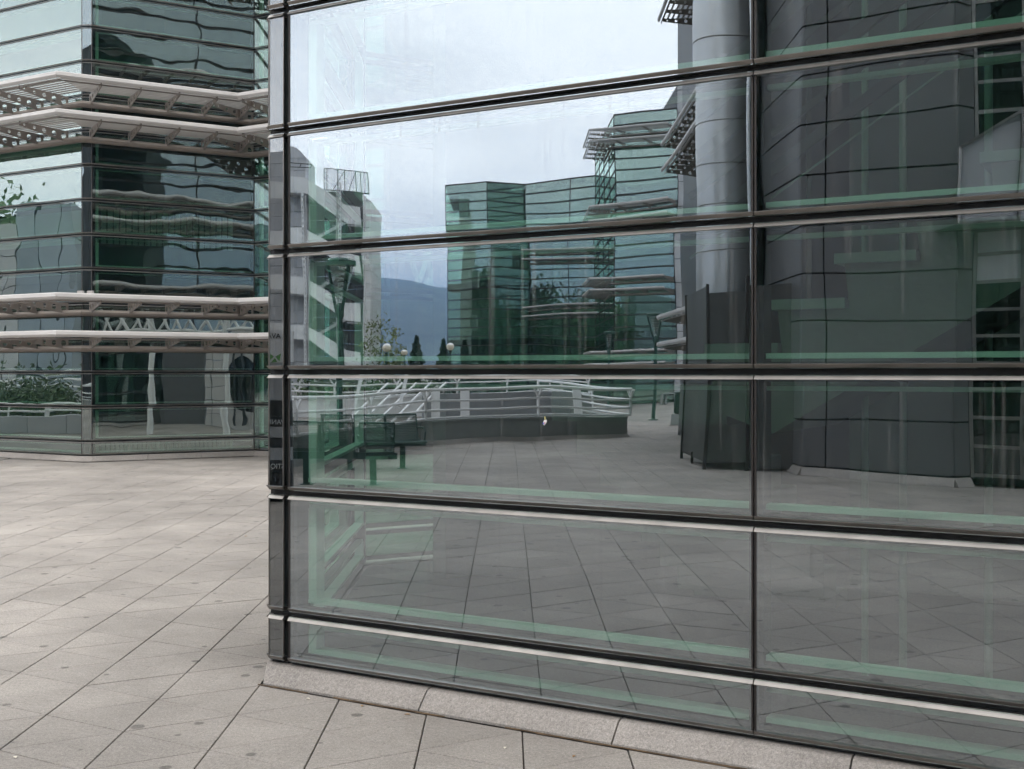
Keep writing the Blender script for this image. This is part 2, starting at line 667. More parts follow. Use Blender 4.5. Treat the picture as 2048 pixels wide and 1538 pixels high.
def low_pane_mesh(w, h, gl, key):
    k = ('l', round(w, 3), round(h, 3), key)
    if k not in _cache:
        mb = MB()
        mb.add([(.02, 0, .03), (w - .02, 0, .03), (w - .02, 0, h - .03), (.02, 0, h - .03)], [(0, 1, 2, 3)], 0)
        mb.add([(.02, .01, .03), (w - .02, .01, .03), (w - .02, .01, h - .03), (.02, .01, h - .03)], [(3, 2, 1, 0)], 2)
        mb.box((0, -.02, 0), (w, .04, .03), 1)
        mb.box((0, -.02, h - .03), (w, .04, h), 1)
        mb.box((0, -.018, .03), (.02, .04, h - .03), 1)
        mb.box((w - .02, -.018, .03), (w, .04, h - .03), 1)
        _cache[k] = mb.mesh('glass_pane', [gl, ALU_DK, GL_CLEAR], recalc=False)
    return _cache[k]


def curtain(parent, A, B, zs, ncol, gl, key, detail=2, gap=.025, vgap=.005):
    d = unit2((B[0] - A[0], B[1] - A[1]))
    Lw = math.hypot(B[0] - A[0], B[1] - A[1])
    inw = (-d[1], d[0])
    rot = math.atan2(d[1], d[0])
    cw = Lw / ncol
    for r in range(len(zs) - 1):
        z0, z1 = zs[r] + gap / 2, zs[r + 1] - gap / 2
        for c in range(ncol):
            p = along(A, d, c * cw + vgap / 2)
            w, h = cw - vgap, z1 - z0
            if detail == 0:
                put('glass_pane', low_pane_mesh(w, h, gl, key), parent, (p[0], p[1], z0), rot)
                continue
            o = put('glass_pane', glass_pane_mesh(w, h, gl, key), parent, (p[0], p[1], z0), rot)
            tw = .0011 if w > .5 else .004      # no two panes hang quite alike
            o.rotation_euler = (rnd.uniform(-tw, tw), 0, rot + rnd.uniform(-tw, tw) * .6)
            fo = bpy.data.objects.new('pane_frame', frame_mesh(w, h))
            COL.objects.link(fo)
            fo.parent = o
            if detail >= 2 and w > .5:
                io = bpy.data.objects.new('inner_frame', inner_mesh(w, h, c == 0))
                COL.objects.link(io)
                io.parent = o
    if detail >= 1:
        for r in range(len(zs)):
            mb = MB()
            a, b = along(A, inw, .03), along(B, inw, .03)
            mb.wallbox(a, b, .035, zs[r] - .04, zs[r] + .04)
            mb.build('joint_strip', GASKET, parent)
        for c in range(ncol + 1):
            mb = MB()
            hw = .03 if cw > .5 else .012
            a = along(along(A, d, c * cw - hw), inw, .031)
            b = along(along(A, d, c * cw + hw), inw, .031)
            mb.wallbox(a, b, .10, zs[0], zs[-1])
            mb.build('mullion', GASKET, parent)


def plinth(parent, pts, h, name='plinth_stone', length=1.0, out=.09, z0=0.0, cut_x=None):
    # stones are cut one by one from the mitred line
    foot, top, back = offset_line(pts, out), offset_line(pts, .015), offset_line(pts, -.12)
    for i in range(len(pts) - 1):
        Ls = math.hypot(foot[i + 1][0] - foot[i][0], foot[i + 1][1] - foot[i][1])
        n = max(1, round(Ls / length))
        for k in range(n):
            t0, t1 = k / n, (k + 1) / n
            e = .004 / Ls

            def lp(q, t): return (q[i][0] + (q[i + 1][0] - q[i][0]) * t, q[i][1] + (q[i + 1][1] - q[i][1]) * t)
            a0, a1 = t0 + (e if k else 0), t1 - (e if k < n - 1 else 0)
            mb = MB()
            rings = []
            for t in (a0, a1):
                f_, t_, b_ = lp(foot, t), lp(top, t), lp(back, t)
                if cut_x is not None and k == 0 and t == a0:
                    f_, t_, b_ = [along(q_, DC, (cut_x - q_[0]) / C30) for q_ in (f_, t_, b_)]
                rings.append([(f_[0], f_[1], z0), (f_[0], f_[1], z0 + .012), (t_[0], t_[1], z0 + h - .008), (t_[0] * .8 + b_[0] * .2, t_[1] * .8 + b_[1] * .2, z0 + h), (b_[0], b_[1], z0 + h), (b_[0], b_[1], z0)])
            mb.loft(rings)
            mb.build(name, GRANITE_PL, parent)


def bracket_mesh(length=1.0, d0=.20, d1=.07, n=5, th=.012, n_arc=12):
    k = ('b', length, n)
    if k in _cache:
        return _cache[k]
    mb = MB()
    for c in range(n):
        x0, x1 = length * c / n, length * (c + 1) / n

        def dep(x): return d0 + (d1 - d0) * x / length
        corners = [(x0, 0), (x0, -dep(x0)), (x1, -dep(x1)), (x1, 0)]
        cx = (x0 + x1) / 2
        cz = -dep(cx) / 2
        r = min(.30 * dep(cx), .36 * (x1 - x0))
        angs = [2 * math.pi * i / n_arc for i in range(n_arc)] + [math.atan2(z - cz, x - cx) % (2 * math.pi) for x, z in corners]
        angs = sorted(set(round(a, 5) for a in angs))
        outp = []
        for a in angs:
            dx, dz = math.cos(a), math.sin(a)
            best = 1e9
            for i in range(4):
                (ax, az), (bx, bz) = corners[i], corners[(i + 1) % 4]
                ex, ez = bx - ax, bz - az
                den = dx * ez - dz * ex
                if abs(den) < 1e-9:
                    continue
                t = ((ax - cx) * ez - (az - cz) * ex) / den
                u = ((ax - cx) * dz - (az - cz) * dx) / den
                if t > 0 and -1e-4 <= u <= 1.0001:
                    best = min(best, t)
            outp.append((cx + dx * best, cz + dz * best))
        inp = [(cx + r * math.cos(a), cz + r * math.sin(a)) for a in angs]
        m = len(angs)
        vs = [(x, -th / 2, z) for x, z in outp] + [(x, -th / 2, z) for x, z in inp] + [(x, th / 2, z) for x, z in outp] + [(x, th / 2, z) for x, z in inp]
        fs = []
        for i in range(m):
            j = (i + 1) % m
            fs += [(i, j, m + j, m + i), (2 * m + i, 3 * m + i, 3 * m + j, 2 * m + j), (m + i, m + j, 3 * m + j, 3 * m + i)]
            xa, xb = outp[i][0], outp[j][0]
            if abs(xa - xb) > 1e-4 or (c == 0 and abs(xa - x0) < 1e-4) or (c == n - 1 and abs(xa - x1) < 1e-4):
                fs.append((i, 2 * m + i, 2 * m + j, j))
        mb.add(vs, fs)
    _cache[k] = mb.mesh('bracket', BROWN, recalc=True)
    return _cache[k]


def canopy(parent, pts, z, proj=1.15, split=True, step=.655, first=.05, n_slat=9, name='sun_canopy', slat_mat=None, ends=(0, 0)):
    """louvred sun canopy mitred round the wall line pts (left to right seen from outside)"""
    slat_mat = slat_mat or SLAT
    mb = MB()
    o = proj
    sweep(mb, pts, [(o, z - .005), (o + .025, z - .02), (o + .055, z + .02), (o + .05, z + .07), (o + .01, z + .09), (o - .03, z + .05)])
    if split:
        root = mb.build(name, WHITE_OUT, parent)
    mats = [WHITE_OUT, BROWN, slat_mat]
    rail = MB() if split else mb
    sweep(rail, pts, [(o - .05, z - .055), (o - .03, z - .055), (o - .03, z - .035), (o - .05, z - .035)], None if split else 1)
    if split:
        rail.build('front_rail', BROWN, root)
    tube = MB() if split else mb
    rt = .058
    sweep(tube, pts, [(.16 + rt * math.cos(a), z - .19 + rt * math.sin(a)) for a in [2 * math.pi * i / 10 for i in range(10)]], None if split else 1, smooth=True)
    if split:
        tube.build('support_tube', BROWN, root)
    for i in range(n_slat):
        s = MB() if split else mb
        oi = .20 + (proj - .30) * i / (n_slat - 1)
        sweep(s, pts, [(oi, z + .018), (oi + .046, z + .026), (oi + .046, z + .032), (oi, z + .024)], None if split else 2)
        if split:
            s.build('slat', slat_mat, root)
    bm_ = bracket_mesh(proj - .14)
    for a, b in zip(pts[:-1], pts[1:]):
        d = unit2((b[0] - a[0], b[1] - a[1]))
        Ls = math.hypot(b[0] - a[0], b[1] - a[1])
        n = (d[1], -d[0])
        if Ls < .5:
            continue
        k = 0
        while first + k * step < Ls - .05:
            p = along(along(a, d, first + k * step), n, .08)
            rot = math.atan2(n[1], n[0])
            if split:
                put('bracket', bm_, root, (p[0], p[1], z), rot)
            else:
                c_, s_ = math.cos(rot), math.sin(rot)
                mb.add([(p[0] + v.co.x * c_ - v.co.y * s_, p[1] + v.co.x * s_ + v.co.y * c_, z + v.co.z) for v in bm_.vertices],
                       [tuple(f.vertices) for f in bm_.polygons], 1)
            k += 1
    if not split:
        mats[0] = SLAT
        root = mb.build(name, mats, parent)
    return root


rnd = random.Random(11)
PITCH = .607
Z0 = [.10, .349]
ZS = Z0 + [.349 + PITCH * (i + 1) for i in range(23)]

# ------------------------------------------------------------------ near building (front facade, chamfer, side)
K0 = along(G, (-C30, S30), .028)
K1 = along(K0, (-C30, S30), .102)
L0 = (K1[0] - .004, K1[1] + .022)
L1 = (L0[0], L0[1] + 3.05)
F1 = along(G, DC, 9.6)
REAR = along(L1, DB, 9.0)

near = thing('glass_building', 'large building with wide green reflective glass panes filling the right', 'building', (G[0], G[1], 0))
curtain(near, G, F1, ZS[:9], 4, GL_NEAR, 'near', 2)
curtain(near, G, F1, ZS[8:], 4, GL_NEAR, 'nearhi', 0)
curtain(near, K1, K0, ZS[:9], 1, GL_CORNER, 'corner', 1)
curtain(near, K1, K0, ZS[8:], 1, GL_NEAR, 'nearhi', 0)
curtain(near, L1, L0, ZS[:9], 1, GL_LEFT, 'left', 2)
curtain(near, L1, L0, ZS[8:], 1, GL_LEFT, 'lefthi', 0)
curtain(near, REAR, L1, ZS, 3, GL_LEFT, 'lefthi', 0)
plinth(near, [K1, F1], .092, out=.085, cut_x=-1.206)
plinth(near, [L1, L0], .092, out=.0)
plinth(near, [REAR, L1], .092, out=.085)
GRIME = mat('brown_grime', (.085, .055, .03), .95, 0, .5, 12)
mb = MB()
gq = offset_line([K1, F1], .0875)
nseg_ = 60
for i in range(nseg_):
    if rnd.random() < .82:
        p_, q_ = along(gq[0], DC, .01 + 9.5 * i / nseg_), along(gq[0], DC, .01 + 9.5 * (i + 1) / nseg_)
        w0, w1 = rnd.uniform(.003, .012), rnd.uniform(.003, .012)
        mb.add([(p_[0], p_[1], .0015), (q_[0], q_[1], .0015), (*along(q_, (-S30, -C30), w1), .0012), (*along(p_, (-S30, -C30), w0), .0012),
                (p_[0], p_[1], .005), (q_[0], q_[1], .005)], [(0, 1, 2, 3), (4, 5, 2, 3), (0, 1, 5, 4)])
stuff(mb.build('grime_line', GRIME, near))
mb = MB()
ins = offset_line([REAR, L1, K1, F1], -.16)
back_pt = along(F1, (S30, C30), 6.5)
slab = ins + [along(back_pt, (0, 0), 0)]
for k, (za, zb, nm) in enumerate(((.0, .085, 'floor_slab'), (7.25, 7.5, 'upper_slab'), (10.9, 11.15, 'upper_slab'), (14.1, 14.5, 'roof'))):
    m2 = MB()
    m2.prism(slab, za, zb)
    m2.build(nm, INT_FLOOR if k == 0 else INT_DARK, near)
m2 = MB()
a = along(along(G, DC, 1.9), (S30, C30), 3.6)
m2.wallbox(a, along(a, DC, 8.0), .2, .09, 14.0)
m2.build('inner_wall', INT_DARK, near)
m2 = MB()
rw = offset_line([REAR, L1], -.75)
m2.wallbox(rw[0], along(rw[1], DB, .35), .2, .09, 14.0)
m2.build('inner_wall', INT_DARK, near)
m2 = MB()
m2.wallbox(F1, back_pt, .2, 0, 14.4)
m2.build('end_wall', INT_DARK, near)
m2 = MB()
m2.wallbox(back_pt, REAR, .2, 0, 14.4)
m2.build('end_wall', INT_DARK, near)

# posts and staircase inside, behind the second bay
DST = 5.07                     # distance of the stair's near side from the eye, square to the facade
NF = (S30, C30)


def at_plane(px, D):
    k = (px - CX) / F
    y = D / (S30 * k + C30)
    return (k * y, y)


for px, D, r in ((1730, 5.75, .026), (1806, 5.95, .030), (1977, 6.0, .032), (2130, 5.9, .032)):
    p = at_plane(px, D)
    m2 = MB()
    m2.tube([(p[0], p[1], .085), (p[0], p[1], 7.2)], r * .62, 12)
    m2.build('inner_post', INT_POST, near)

st = at_plane(1413, DST)
run, rise, w_st, zt = .292, .190, 1.15, 1.69
stair = thing('staircase', 'raw concrete staircase climbing to the right, seen inside behind the right glass bays', 'staircase', (st[0], st[1], .085))
n_step = 10
prof = []
for i in range(n_step):
    prof.append((i * run, zt + i * rise))
    prof.append(((i + 1) * run + .03, zt + i * rise))
    prof.append(((i + 1) * run + .03, zt + i * rise))
# body of the flight: sawtooth profile with raked risers over a sloping soffit
poly = [(.02, zt - .30)]
for i in range(n_step):
    poly.append((i * run + .03 if i else .02, zt + i * rise - .045))
    poly.append(((i + 1) * run + .05, zt + i * rise - .045))
poly.append((n_step * run + .05, zt + (n_step - 1) * rise - .50))
poly.append((.30, zt - .40))
m2 = MB()


def stair_pt(s, dep, z):
    q = along(along(st, DC, s), NF, dep)
    return (q[0], q[1], z)


n = len(poly)
m2.add([stair_pt(s, .02, z) for s, z in poly] + [stair_pt(s, w_st, z) for s, z in poly],
       [tuple(range(n)), tuple(range(n, 2 * n))[::-1]] + [(i, (i + 1) % n, n + (i + 1) % n, n + i) for i in range(n)])
m2.build('flight', CONCRETE, stair)
for i in range(n_step):
    m2 = MB()
    z = zt + i * rise
    pts = [(i * run - .01, z - .044), ((i + 1) * run + .035, z - .044), ((i + 1) * run + .035, z), (i * run - .01, z)]
    m2.add([stair_pt(s, 0, q) for s, q in pts] + [stair_pt(s, w_st + .02, q) for s, q in pts],
           [(0, 1, 2, 3), (7, 6, 5, 4), (0, 4, 5, 1), (1, 5, 6, 2), (2, 6, 7, 3), (3, 7, 4, 0)])
    m2.build('tread', INT_POST, stair)
m2 = MB()
for i in range(8):
    z = zt - .19 * (i + 1)
    m2.add([stair_pt(a_, b_, c_) for c_ in (.085 if i == 7 else z - .19, z) for a_, b_ in ((-.95, -.0 - .0 + .29 * i + .3), (-.01, .29 * i + .3), (-.01, .29 * (i + 1) + .3), (-.95, .29 * (i + 1) + .3))],
           [(0, 3, 2, 1), (4, 5, 6, 7), (0, 1, 5, 4), (1, 2, 6, 5), (2, 3, 7, 6), (3, 0, 4, 7)])
m2.build('lower_flight', CONCRETE, stair)
sl = rise / run
for hgt, wd, mm in ((.46, .008, INT_POST), (.58, .05, ALU_DK), (.74, .03, ALU_DK), (.90, .05, ALU_DK), (1.06, .03, ALU_DK), (1.22, .05, ALU_DK)):
    m2 = MB()
    m2.bar(stair_pt(-.1, .05, zt + hgt - .1 * sl), stair_pt(n_step * run, .05, zt + hgt + n_step * rise), wd * .6, wd)
    m2.build('hand_rail' if hgt == .46 else 'guard_bar', mm, stair)
for i in (1, 4, 7, 9):
    m2 = MB()
    m2.bar(stair_pt(i * run + .15, .085, zt + i * rise), stair_pt(i * run + .15, .085, zt + i * rise + 1.45), .02, .02)
    m2.build('guard_post', ALU_DK, stair)

# small torn sticker on the glass of the fourth row
stp = at_plane(1090, 4.563)
sz = px_z(842, stp[1])
m2 = MB()


def stick(poly_, mi, dy):
    q = [along(along(stp, DC, sx), (-S30, -C30), dy) for sx, sz_ in poly_]
    q2 = [along(along(stp, DC, sx), (-S30, -C30), dy - .001) for sx, sz_ in poly_]
    nn = len(poly_)
    m2.add([(a_[0], a_[1], sz + b_[1]) for a_, b_ in zip(q, poly_)] + [(a_[0], a_[1], sz + b_[1]) for a_, b_ in zip(q2, poly_)],
           [tuple(range(nn)), tuple(range(nn, 2 * nn))[::-1]] + [(i, (i + 1) % nn, nn + (i + 1) % nn, nn + i) for i in range(nn)], mi)


stick([(-.010, -.012), (-.003, -.020), (.008, -.008), (.011, .002), (.004, .009), (-.004, .002)], 0, .0030)
stick([(.000, .006), (.006, .004), (.003, .022), (-.001, .018)], 3, .0046)
stick([(-.011, -.010), (-.004, -.015), (.000, -.009), (-.006, -.006)], 1, .0062)
stick([(.000, -.014), (.007, -.007), (.003, -.003), (-.002, -.008)], 2, .0078)
o = m2.build('sticker', [STK_W, STK_B, STK_P, STK_Y])
tag(o, 'tiny torn white, blue and pink sticker stuck on the glass above the reflected paving', 'sticker')

# ------------------------------------------------------------------ block on the left with the sun canopies
W3 = 3.03
FA = along(FC, (-C30, S30), .10)      # chamfer ends
FB = along(FC, DB, .10)
FL = along(FA, (-C30, S30), 6.2)      # far left end
FR = along(FC, DB, W3)                # inner corner on the right
FX = along(FR, DC, 3.0)
FL2 = along(FL, (0, 1), 3)
left = thing('office_block', 'faceted green glass office block with white louvred sun canopies at the back left', 'building', (FC[0], FC[1], 0))
curtain(left, FL, FA, ZS, 2, GL_LEFT, 'lf', 2)
curtain(left, FA, FB, ZS, 1, GL_LEFT, 'lf', 1)
curtain(left, FB, FR, ZS, 1, GL_LEFT, 'lf', 2)
curtain(left, FR, FX, ZS, 1, GL_LEFT, 'lf', 2)
plinth(left, [FL, FA, FB, FR, FX], .092, out=.10)
ins = offset_line([FL, FA, FB, FR, FX], -.17)
poly_in = ins + [(FX[0] + .2, FX[1] + 9), (FL[0] - .2, FL[1] + 6)]
for k, (za, zb, nm) in enumerate(((.0, .085, 'floor_slab'), (3.45, 3.85, 'upper_slab'), (7.1, 7.5, 'upper_slab'), (10.8, 11.15, 'upper_slab'), (14.1, 14.5, 'roof'))):
    m2 = MB()
    m2.prism(poly_in, za, zb)
    m2.build(nm, INT_FLOOR if k == 0 else INT_DARK, left)
core = offset_line([FL, FA, FB, FR, FX], -2.6)
m2 = MB()
m2.prism([core[0], core[1], core[2], core[3], core[4], (FX[0], FX[1] + 9), (FL[0], FL[1] + 6)], .09, 14.0)
m2.build('inner_wall', INT_DARK, left)
# blinds, radiators and posts standing close behind the glass
for (A_, B_, zlo, zhi, ns) in ((FL, FA, 4.6, 6.9, 40), (FB, FR, 3.86, 4.5, 22), (FL, FA, 3.86, 4.5, 40), (FB, FR, .10, .32, 30), (FL, FA, 7.6, 9.9, 40)):
    d = unit2((B_[0] - A_[0], B_[1] - A_[1]))
    Lb = math.hypot(B_[0] - A_[0], B_[1] - A_[1])
    m2 = MB()
    for i in range(ns):
        t = .25 + (Lb - .5) * i / ns
        a_ = along(along(A_, d, t), (-d[1], d[0]), .42)
        b_ = along(along(A_, d, t + (Lb - .5) / ns * .8), (-d[1], d[0]), .45)
        m2.wallbox(a_, b_, .02, zlo, zhi)
    o = m2.build('vertical_blind', INT_BLIND, left)
    stuff(o)
CAN = [FL, FC, FR, FX]
for zc in (2.165, 2.785, 5.80, 6.41, 9.45, 10.06):
    canopy(left, CAN, zc)
for q in (FA, FB):      # little white fins on the canopy by the chamfer
    m2 = MB()
    d = unit2((q[0] - FC[0], q[1] - FC[1]))
    n_ = (0.0, -1.0)
    base_ = along(q, n_, .04)
    m2.bar((base_[0], base_[1], 2.83), (base_[0] + n_[0] * .02, base_[1] - .02, 2.99), .11, .05)
    m2.build('fin', WHITE_OUT, left)

# ------------------------------------------------------------------ paving
S_T = .50
W_T = S_T * C30
X_L0 = .0748 - 5 * W_T
Y_L0 = 5.36


def inside_near(x, y):
    return x * S30 + y * C30 > 4.47 and x > -1.18 and (x + 1.25) * S30 - (y - 9.2) * C30 > -.1


def inside_left(x, y):
    a_ = (x - FC[0]) * -S30 + (y - FC[1]) * -C30
    b_ = (x - FC[0]) * S30 + (y - FC[1]) * -C30
    return (a_ < .1 and b_ < .1)


CELL = 3.0


def cell_of(c): return (math.floor(c[0] / CELL), math.floor(c[1] / CELL))


def wanted(c):
    if inside_near(*c) or inside_left(*c):
        return False
    if c[0] ** 2 + c[1] ** 2 < 70:
        return True
    if c[1] > 3 and abs(c[0] / c[1]) < .48 and c[1] < 26:
        return True
    v = RV(c)
    return v[1] > 3 and -.22 < v[0] / v[1] < .48 and v[1] < 36 and v[0] * S30 + v[1] * C30 > 4.4


cells = set()
for i in range(-50, 40):
    for j in range(-50, 40):
        for u in (.1, .5, .9):
            for w in (.1, .5, .9):
                if wanted(((i + u) * CELL, (j + w) * CELL)):
                    cells.add((i, j))
tiles = []
for i in range(-150, 70):
    xa, xb = X_L0 + i * W_T, X_L0 + (i + 1) * W_T
    ya = Y_L0 + (S_T / 2 if i % 2 else 0)
    yb = Y_L0 + (0 if i % 2 else S_T / 2)
    for j in range(-150, 70):
        if cell_of(((xa + xb) / 2, ya + j * S_T)) not in cells and cell_of(((xa + xb) / 2, ya + (j + 1) * S_T)) not in cells:
            continue
        a0, b0 = ya + j * S_T, yb + j * S_T
        lo = a0 < b0
        # two triangles between this pair of joint lines
        t1 = [(xa, a0), (xb, b0), (xa, a0 + S_T)] if lo else [(xa, a0), (xb, b0), (xb, b0 + S_T)]
        t2 = [(xa, a0 + S_T), (xb, b0), (xb, b0 + S_T)] if lo else [(xa, a0), (xb, b0 + S_T), (xa, a0 + S_T)]
        for t in (t1, t2):
            c = (sum(p[0] for p in t) / 3, sum(p[1] for p in t) / 3)
            if inside_near(*c) or inside_left(*c) or cell_of(c) not in cells:
                continue
            inframe = c[1] > 4.2 and -.45 < c[0] / c[1] < .46 and (c[0] / c[1] < -.15 or c[1] < 6.5)
            tiles.append((t, c, inframe))


def tile_geo(t, z):
    c = (sum(p[0] for p in t) / 3, sum(p[1] for p in t) / 3)

    def inset(g):
        # edge insets: joints along the view direction a little wider than the diagonals
        out = []
        m = len(t)
        lines = []
        for k in range(3):
            p, q = t[k], t[(k + 1) % 3]
            d = unit2((q[0] - p[0], q[1] - p[1]))
            nrm = (-d[1], d[0])
            if (c[0] - p[0]) * nrm[0] + (c[1] - p[1]) * nrm[1] < 0:
                nrm = (-nrm[0], -nrm[1])
            gg = g * (1.0 if abs(d[0]) < .1 else .62)
            lines.append((along(p, nrm, gg), d))
        for k in range(3):
            (p, d), (q, e_) = lines[k - 1], lines[k]
            den = d[0] * e_[1] - d[1] * e_[0]
            s_ = ((q[0] - p[0]) * e_[1] - (q[1] - p[1]) * e_[0]) / den
            out.append(along(p, d, s_))
        return out
    a, b = inset(.0052), inset(.0032)
    vs = [(p[0], p[1], z) for p in a] + [(p[0], p[1], z - .0022) for p in b] + [(p[0], p[1], -.02) for p in b]
    cr_ = (t[1][0] - t[0][0]) * (t[2][1] - t[0][1]) - (t[1][1] - t[0][1]) * (t[2][0] - t[0][0])
    fs = [(0, 1, 2)] + [(k, 3 + k, 3 + (k + 1) % 3, (k + 1) % 3) for k in range(3)] + [(3 + k, 6 + k, 6 + (k + 1) % 3, 3 + (k + 1) % 3) for k in range(3)]
    if cr_ < 0:
        fs = [tuple(reversed(f)) for f in fs]
    return vs, fs


mb = MB()
mb.box((-260, -260, -.6), (260, 260, -.014))
plaza = structure(mb.build('plaza_ground', JOINT))
tiles.sort(key=lambda q: (not q[2], q[1][0] ** 2 + q[1][1] ** 2))
rng_ = random.Random(3)
allv, allf = [], []
for k, (t, c, inf) in enumerate(tiles):
    z = rng_.uniform(-.0012, .0012)
    vs, fs = tile_geo(t, z)
    if k < 290 and inf:
        me = bpy.data.meshes.new('tile')
        me.from_pydata([(p[0] - c[0], p[1] - c[1], p[2]) for p in vs], [], fs)
        me.materials.append(GRANITE)
        put('tile', me, plaza, (c[0], c[1], 0))
    else:
        b0 = len(allv)
        allv += vs
        allf += [tuple(i + b0 for i in f) for f in fs]
me = bpy.data.meshes.new('paving_tiles')
me.from_pydata(allv, [], allf)
me.materials.append(GRANITE)
stuff(put('paving_tiles', me, plaza))

# the paving farther off, beyond where single joints can be told apart
mb = MB()
for i in range(-88, 88):
    for j in range(-88, 88):
        if (i, j) not in cells:
            x, y = i * CELL, j * CELL
            mb.add([(x, y, -.0075), (x + CELL, y, -.0075), (x + CELL, y + CELL, -.0075), (x, y + CELL, -.0075)], [(0, 1, 2, 3)])
structure(mb.build('far_pavement', GROUND_FAR, plaza, recalc=False))
# a few dry leaves and scraps lying on the paving
for k, (px, py, mm, sz_) in enumerate(((616, 1389, PAPER, .012), (724, 1413, LEAFLET, .012), (1010, 1497, PAPER, .012), (815, 1420, LEAFLET, .014),
                                       (1036, 1395, PAPER, .010), (30, 1516, PAPER, .014), (492, 1068, LEAFLET, .02), (1148, 1514, LEAFLET, .012))):
    y = F * H / (py - CY)
    x = px_x(px, y)
    if x * S30 + y * C30 > 4.44:
        y *= .985
        x *= .985
    a_ = rng_.uniform(0, 6)
    m2 = MB()
    pts_ = []
    for t_, w_ in ((-1, 0), (-.4, .42), (.3, .5), (1, 0), (.3, -.45), (-.4, -.4)):
        q = (t_ * sz_, w_ * sz_)
        pts_.append((x + q[0] * math.cos(a_) - q[1] * math.sin(a_), y + q[0] * math.sin(a_) + q[1] * math.cos(a_), .004 + abs(w_) * .006))
    low_ = [(p[0], p[1], p[2] - .002) for p in pts_]
    m2.add(pts_ + low_, [tuple(range(6)), tuple(range(6, 12))[::-1]] + [(i, (i + 1) % 6, 6 + (i + 1) % 6, 6 + i) for i in range(6)])
    o = m2.build('fallen_leaf' if mm is LEAFLET else 'paper_scrap', mm)
    where = ('by the foot of the stone plinth near the building corner', 'against the plinth near its first joint', 'on the granite slabs at the bottom centre of the picture', 'in the joint line along the plinth',
             'beside the plinth right of its first joint', 'at the lower left edge of the paving', 'on the open paving left of the building corner', 'below the plinth near its second joint')[k]
    tag(o, ('small dry brown leaf lying ' if mm is LEAFLET else 'small pale scrap lying ') + where, 'leaf' if mm is LEAFLET else 'scrap', 'litter on the paving')

# =================================================================== what stands behind and left of the camera
# (all of it is seen in the facade; RV carries a point seen there to the place where it stands)


def rpts(poly, tf=RV):
    """plan points left to right as seen in the mirror -> left to right as seen from outside in the real place"""
    return [tf(p) for p in poly][::-1]


def mid(p): return (p[0], p[1], 0)


# ---- glass tower
T0 = (px_x(897, 76.4), 76.4)
T1 = along(T0, DC, 3.0)
T2 = along(T1, DB, 3.0)
T3 = along(T2, DC, 6.0)
U0 = (px_x(1228, 61.0), 61.0)
U1 = along(U0, DC, 3.3)
M1 = along(U1, DC, 3.2)
ZT = ZS[:24]
tower = thing('glass_tower', 'zigzag green glass office tower with stacked sun canopies, reflected in the middle of the facade', 'building', (*RV(T0), 0))
for poly_, nc, zs_ in (((T0, T1), 1, ZT), ((T1, T2), 1, ZT), ((T2, T3), 2, ZT), ((U0, U1), 1, ZS + [ZS[-1] + PITCH])):
    q = rpts(poly_)
    for a_, b_ in zip(q[:-1], q[1:]):
        curtain(tower, a_, b_, zs_, nc, GL_TOWER, 'tower', 0)
T3b = (T3[0], T3[1])
U0b = along(U0, (0, 1), 13.0)
U0c = along(U0, (0, 1), 4.5)
q = rpts((U0b, U0))
curtain(tower, q[0], q[1], ZS + [ZS[-1] + PITCH], 4, GL_TOWER, 'tower', 0)
backT = along(T0, (0, 1), 12)
m2 = MB()
body = [along(p, (0, 1), 1.6) for p in (T0, T1, T2, T3)]
body = [(body[0][0] + .8, body[0][1]), body[1], body[2], (body[3][0], body[3][1]), (T3[0], T3[1] + 12), (T0[0] + .8, T0[1] + 12)]
m2.prism([RV(p) for p in body], 0, ZT[-1] - .1)
bodyU = [along(p, (0, 1), 1.6) for p in (U0, U1)]
m2.prism([RV(p) for p in ((bodyU[0][0] + 1, bodyU[0][1]), bodyU[1], (U1[0] + 4, U1[1] + 14), (U0[0] + 1, U0[1] + 13))], 0, ZS[-1])
m2.build('inner_wall', INT_GREEN, tower)
for k in range(5):
    z = 3.45 + 3.65 * k
    if z > 15:
        break
    m2 = MB()
    if z < 14:
        m2.prism([RV(p) for p in (along(T0, (0, 1), .2), along(T1, (0, 1), .2), along(T2, (0, 1), .2), along(T3, (0, 1), .2), (T3[0], T3[1] + 3), (T0[0] + .2, T0[1] + 3))], z, z + .35)
    m2.prism([RV(p) for p in (along(U0, (0, 1), .2), along(U1, (0, 1), .2), (U1[0], U1[1] + 3), (U0[0] + .2, U0[1] + 3))], z, z + .35)
    m2.build('floor_slab', INT_DARK, tower)
m2 = MB()
m2.prism([RV(p) for p in (along(T0, (0, 1), .05), along(T1, (0, 1), .05), along(T2, (0, 1), .05), along(T3, (0, 1), .05), (T3[0], T3[1] + 12), (T0[0], T0[1] + 12))], ZT[-1] - .06, ZT[-1] + .05)
m2.prism([RV(p) for p in (along(U0, (0, 1), .05), along(U1, (0, 1), .05), (U1[0], U1[1] + 14), (U0[0], U0[1] + 14))], ZS[-1] + PITCH - .06, ZS[-1] + PITCH + .06)
m2.build('roof', ALU_DK, tower)
for zc in (2.165, 2.785, 5.80, 6.41, 9.45, 10.06, 13.25, 13.87):
    canopy(tower, rpts((U0c, U0, U1)), zc, 1.3, False, 1.3, name='sun_canopy')
for zc in (5.3, 5.88, 8.8, 9.4):
    canopy(tower, rpts((T2, T3)), zc, 1.1, False, 1.3, name='sun_canopy')
# big round pillars and a braced frame inside the tower's ground floors
m2 = MB()
for px in (1047, 1120, 1180):
    p = (px_x(px, 75.5), 77.2 if px < 1060 else 76.8)
    q = RV(p)
    m2.tube([(q[0], q[1], 0), (q[0], q[1], 10.5)], .32, 12)
m2.build('inner_pillar', WHITE_IN, tower)

